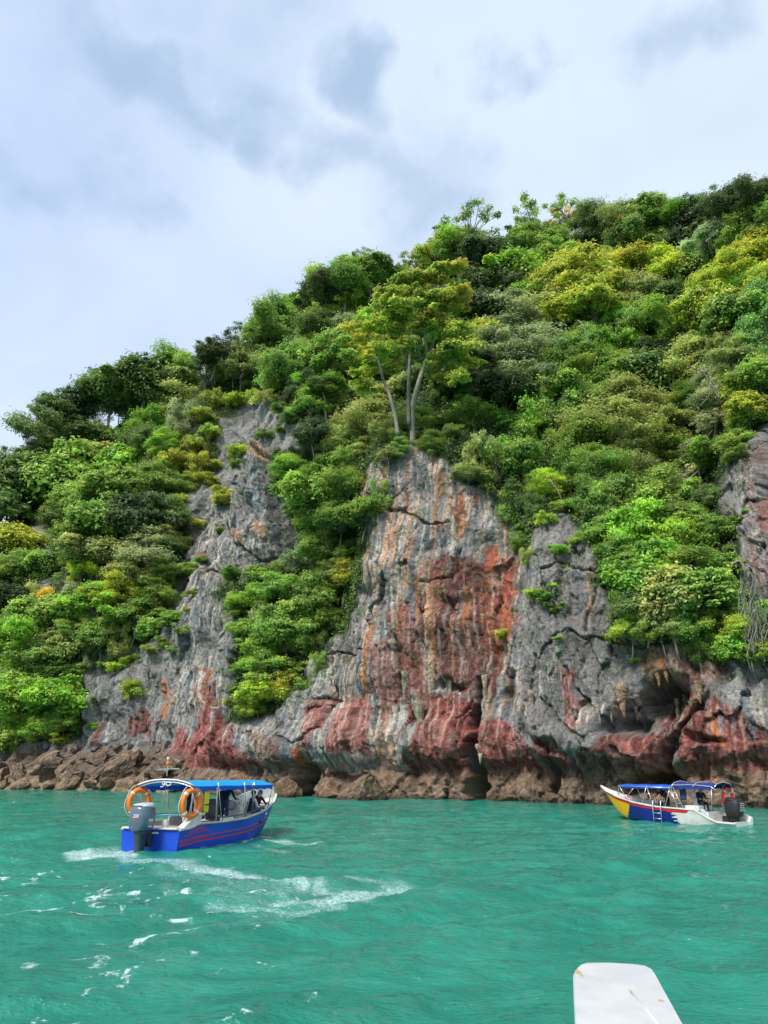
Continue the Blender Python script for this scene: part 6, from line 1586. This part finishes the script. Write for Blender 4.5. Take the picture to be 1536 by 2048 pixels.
b = MB(); b.box((0, .06, .12), (1.2, .10, .05)); b.box((0, 1.28, .36), (1.35, .08, .30)); b.build('transom_rail', WHITE_P, rb_, bevel=.01)
for sg in (-1, 1):
    b = MB(); b.rings([[Vector((sg * .42, y, .2)), Vector((sg * .50, y, .2)), Vector((sg * .50, y, z)), Vector((sg * .42, y, z))] for y, z in ((1.35, .40), (1.6, .60), (1.9, .62))]); b.build('well_wall', mat("pale_blue_liner", (.42, .56, .64), .5), rb_)
b = MB(); b.box((-.1, 2.05, .62), (1.1, .7, .22)); b.build('engine_deck', WHITE_P, rb_, bevel=.02)
# long blue awning and the arched hood over the helm
canopy(rb_, 2.95, 5.9, .72, 1.60, 1.56, .07, CANVAS_R, CANVAS_R, .10, 'awning', sag=.02)
canopy(rb_, .75, 2.9, .74, 1.74, 1.72, .16, CANVAS_D, CANVAS_D, .10, 'hood', sag=.05)
for y, z in ((5.9, 1.50), (4.3, 1.53), (3.0, 1.55)):
    posts(rb_, [[Vector((s * (float(halfR(max(0, y + d) / LR_)) - .04), y + d, float(sheerR((y + d) / LR_)))), Vector((s * .70, y, z))] for s in (-1, 1) for d in (.32, -.32)])
posts(rb_, [[(s * .73, y, 1.47) for y in (2.9, 5.95)] for s in (-1, 1)] + [[(-.72, 5.92, 1.48), (0, 5.92, 1.54), (.72, 5.92, 1.48)]], .016, 'awning_rail')
posts(rb_, [[Vector((-.74, y, 1.56)), Vector((-.5, y, 1.70)), Vector((0, y, 1.77)), Vector((.5, y, 1.70)), Vector((.74, y, 1.56))] for y in (.75, 1.8, 2.9)] + [[Vector((s * .74, .7, 1.42)), Vector((s * .75, .9, 1.58)), Vector((s * .75, 1.8, 1.64)), Vector((s * .75, 2.8, 1.6)), Vector((s * .72, 3.1, 1.42))] for s in (-1, 1)], .02, 'hood_hoop')
posts(rb_, [[(s * .74, y0, 1.5), (s * .74, y1, .58)] for s in (-1, 1) for y0, y1 in ((2.85, 2.4), (3.1, 2.65), (.9, 1.0))])
posts(rb_, [[(-.74, 2.85 - .45 * q, 1.5 - .92 * q), (-.74, 3.10 - .45 * q, 1.5 - .92 * q)] for q in (.25, .5, .75)], .013, 'ladder_rung')
# boarding ladder over the port side
posts(rb_, [[(-.62, y, .55), (-.70, y, .86), (-.80, y, .93), (-.93, y, .86), (-.98, y, .5), (-1.0, y, -.25)] for y in (3.45, 3.87)], .020, 'boarding_rail')
posts(rb_, [[(-.985, 3.45, z), (-.985, 3.87, z)] for z in (.34, .10, -.14)], .016, 'boarding_rung')
b = MB(); b.box((.1, 3.0, .55), (.9, .30, .06)); b.box((.05, 4.9, .60), (1.1, .26, .05)); b.box((0, 5.6, .74), (.85, .22, .05)); b.build('thwart', WHITE_P, rb_, bevel=.01)
b = MB(); b.box((.28, 2.25, .82), (.42, .32, .46)); b.build('console', WHITE_P, rb_, bevel=.03)
posts(rb_, [[(-.42, 5.3, .82), (-.30, 6.2, 1.0), (0, 6.6, 1.1), (.30, 6.2, 1.0), (.42, 5.3, .82)]], .014, 'bow_rail')
b = MB(); b.ball((-.05, 1.05, 1.84), (.05, .05, .07), 8, 6); b.tube([(-.05, 1.05, 1.7), (-.05, 1.05, 1.9)], .01, n=5); b.build('orange_lamp', ORANGE_M, rb_, smooth=True)
for (x, y, z, s, m_, lab) in [(-.25, 4.15, .58, .26, CLOTH['bluejean'], "dark blue bag on the boards of the moored boat, under the awning"), (.1, 3.95, .60, .22, CLOTH['navy'], "navy bag leaning against the larger blue bag in the moored boat"),
                              (-.25, 5.75, .88, .12, mat("pink_cloth", (.75, .14, .28), .7), "small pink bundle in the bow of the moored boat")]:
    b = MB(); rr_ = random.Random(int(z * 100)); b.rings([[Vector((s * w * (1 + .15 * math.sin(3 * a + q)) * math.cos(a), s * .8 * w * math.sin(a), s * q)) for a in [2 * math.pi * k / 14 for k in range(14)]] for q, w in ((-.9, .6), (-.7, .95), (0, 1.05), (.5, .9), (.8, .5), (.95, .2))])
    me = b.mesh('bag_body', True); o = empty("bag", RMX @ Vector((x, y, z)), 0, lab, 'bag'); link('bag_body', me, m_, o)
    b = MB(); b.tube([(-s * .5, 0, s * .7), (-s * .3, 0, s * 1.25), (s * .3, 0, s * 1.25), (s * .5, 0, s * .7)], .012, n=5); b.build('handle', BLACK, o, smooth=True)
lifebuoy(RMX, (.62, .95, 1.06), R(-5), REDB, "red and white lifebuoy hanging behind the black outboard", .36)
person("b", RMX, (.10, 3.75, .24), R(60), pose('stand', 52, look=(0, .7, -.7), elL=(-.20, .62, .92), wrL=(-.12, .66, .66), elR=(.20, .62, .90), wrR=(.12, .68, .64)), 'black', 'dark', "person in an orange trimmed vest bending over in the moored boat", 'hair', sleeves=False, vest=(CLOTH['black'], VEST_O), scale=.86)
person("c", RMX, (.12, 2.05, .74), R(150), pose('sit', 8), 'navy', 'dark', "person in dark clothes sitting under the dark hood by the motor", 'hair', scale=.95)
vest((-.35, 2.6, 1.25), R(80), CLOTH['bluejean'], "blue life jacket hanging from the hood frame of the moored boat", RMX, .95)

# ------------------------------------------------------------------ the bow under our own feet, lower right
zb = 1.05
out = [(1153, 2100), (1147, 1990), (1146, 1950), (1150, 1938), (1160, 1929), (1172, 1925), (1220, 1925), (1270, 1928), (1290, 1931), (1303, 1938), (1311, 1950), (1330, 1985), (1366, 2050), (1400, 2112)]
P = [on_level(x, y, zb) for x, y in out]
lx = P[0]; rx_ = P[-1]
P = [Vector((lx.x + .10, .4, zb))] + P + [Vector((rx_.x + .75, .4, zb))]
ctr = sum(P, Vector()) / len(P)
own = empty("white_boat_bow", Vector((ctr.x, ctr.y, 0)), 0, "blunt white bow plate of the boat the picture is taken from, chipped and scratched", 'boat')
off_ = Vector((ctr.x, ctr.y, 0))
b = MB(); tip = [p - off_ for p in P]
def inset(f, dz): return [Vector((p.x + (0 - p.x) * f, p.y + (0 - p.y) * f, p.z + dz)) for p in tip]
b.rings([inset(.0, -.06), inset(-.004, -.03), inset(.0, -.008), inset(.02, 0.004)])
platem = bpy.data.materials.new("chipped_gelcoat"); platem.use_nodes = True; nt = platem.node_tree; bs = nt.nodes['Principled BSDF']; bs.inputs['Roughness'].default_value = .3
tc = nt.nodes.new('ShaderNodeTexCoord')
def nn_(sc, det, dist=0, st=(1, 1, 1)):
    mp = nt.nodes.new('ShaderNodeMapping'); mp.inputs['Scale'].default_value = st; nt.links.new(tc.outputs['Object'], mp.inputs[0])
    n = nt.nodes.new('ShaderNodeTexNoise'); n.inputs['Scale'].default_value = sc; n.inputs['Detail'].default_value = det; n.inputs['Distortion'].default_value = dist; n.inputs['Roughness'].default_value = .65; nt.links.new(mp.outputs[0], n.inputs['Vector']); return n.outputs['Fac']
def rmp(v, a, c, ca, cb):
    r_ = nt.nodes.new('ShaderNodeValToRGB'); r_.color_ramp.elements[0].position = a; r_.color_ramp.elements[1].position = c; r_.color_ramp.elements[0].color = ca; r_.color_ramp.elements[1].color = cb; nt.links.new(v, r_.inputs[0]); return r_.outputs[0]
def mx_(f, a, c):
    n = nt.nodes.new('ShaderNodeMix'); n.data_type = 'RGBA'; nt.links.new(f, n.inputs[0])
    for s_, v in ((n.inputs[6], a), (n.inputs[7], c)):
        if isinstance(v, tuple): s_.default_value = v
        else: nt.links.new(v, s_)
    return n.outputs[2]
base = rmp(nn_(3.0, 6), .35, .62, (.50, .51, .53, 1), (.60, .60, .61, 1))
scr = rmp(nn_(5, 5, 1.2, (1, .35, 1)), .695, .72, (0, 0, 0, 1), (1, 1, 1, 1))
base = mx_(scr, base, (.50, .44, .34, 1))
def spot(wp, rx, ry):
    d = nt.nodes.new('ShaderNodeVectorMath'); d.operation = 'SUBTRACT'; nt.links.new(tc.outputs['Object'], d.inputs[0]); d.inputs[1].default_value = wp
    s2 = nt.nodes.new('ShaderNodeVectorMath'); s2.operation = 'MULTIPLY'; nt.links.new(d.outputs[0], s2.inputs[0]); s2.inputs[1].default_value = (1 / rx, 1 / ry, 0)
    ln = nt.nodes.new('ShaderNodeVectorMath'); ln.operation = 'LENGTH'; nt.links.new(s2.outputs[0], ln.inputs[0])
    ad = nt.nodes.new('ShaderNodeMath'); ad.operation = 'MULTIPLY_ADD'; nt.links.new(nn_(14, 5), ad.inputs[0]); ad.inputs[1].default_value = 1.5; nt.links.new(ln.outputs['Value'], ad.inputs[2])
    hf = nt.nodes.new('ShaderNodeMath'); hf.operation = 'MULTIPLY'; hf.inputs[1].default_value = .5; nt.links.new(ad.outputs[0], hf.inputs[0])
    return rmp(hf.outputs[0], .66, .69, (1, 1, 1, 1), (0, 0, 0, 1))
for (x, y, rx2, ry2) in ((1151, 1940, .035, .26), (1172, 1926, .11, .05), (1262, 1984, .018, .05), (1322, 2003, .025, .045)):
    q = on_level(x, y, zb) - off_; base = mx_(spot((q.x, q.y, 0), rx2, ry2), base, (.50, .36, .18, 1))
nt.links.new(base, bs.inputs['Base Color'])
b.build('deck_plate', platem, own, smooth=False)
b = MB(); b.rings([inset(.03, -.06), inset(.10, -.35), inset(.22, -.75), inset(.34, -1.2)]); b.build('hull', WHITE_P, own)
b = MB(); q0 = on_level(1262, 1985, zb + .006) - off_; q1 = on_level(1325, 2060, zb + .006) - off_; b.tube([q0, q0.lerp(q1, .4) + Vector((.01, 0, 0)), q1], .006, n=5); b.build('moulded_ridge', WHITE_P, own, smooth=True)
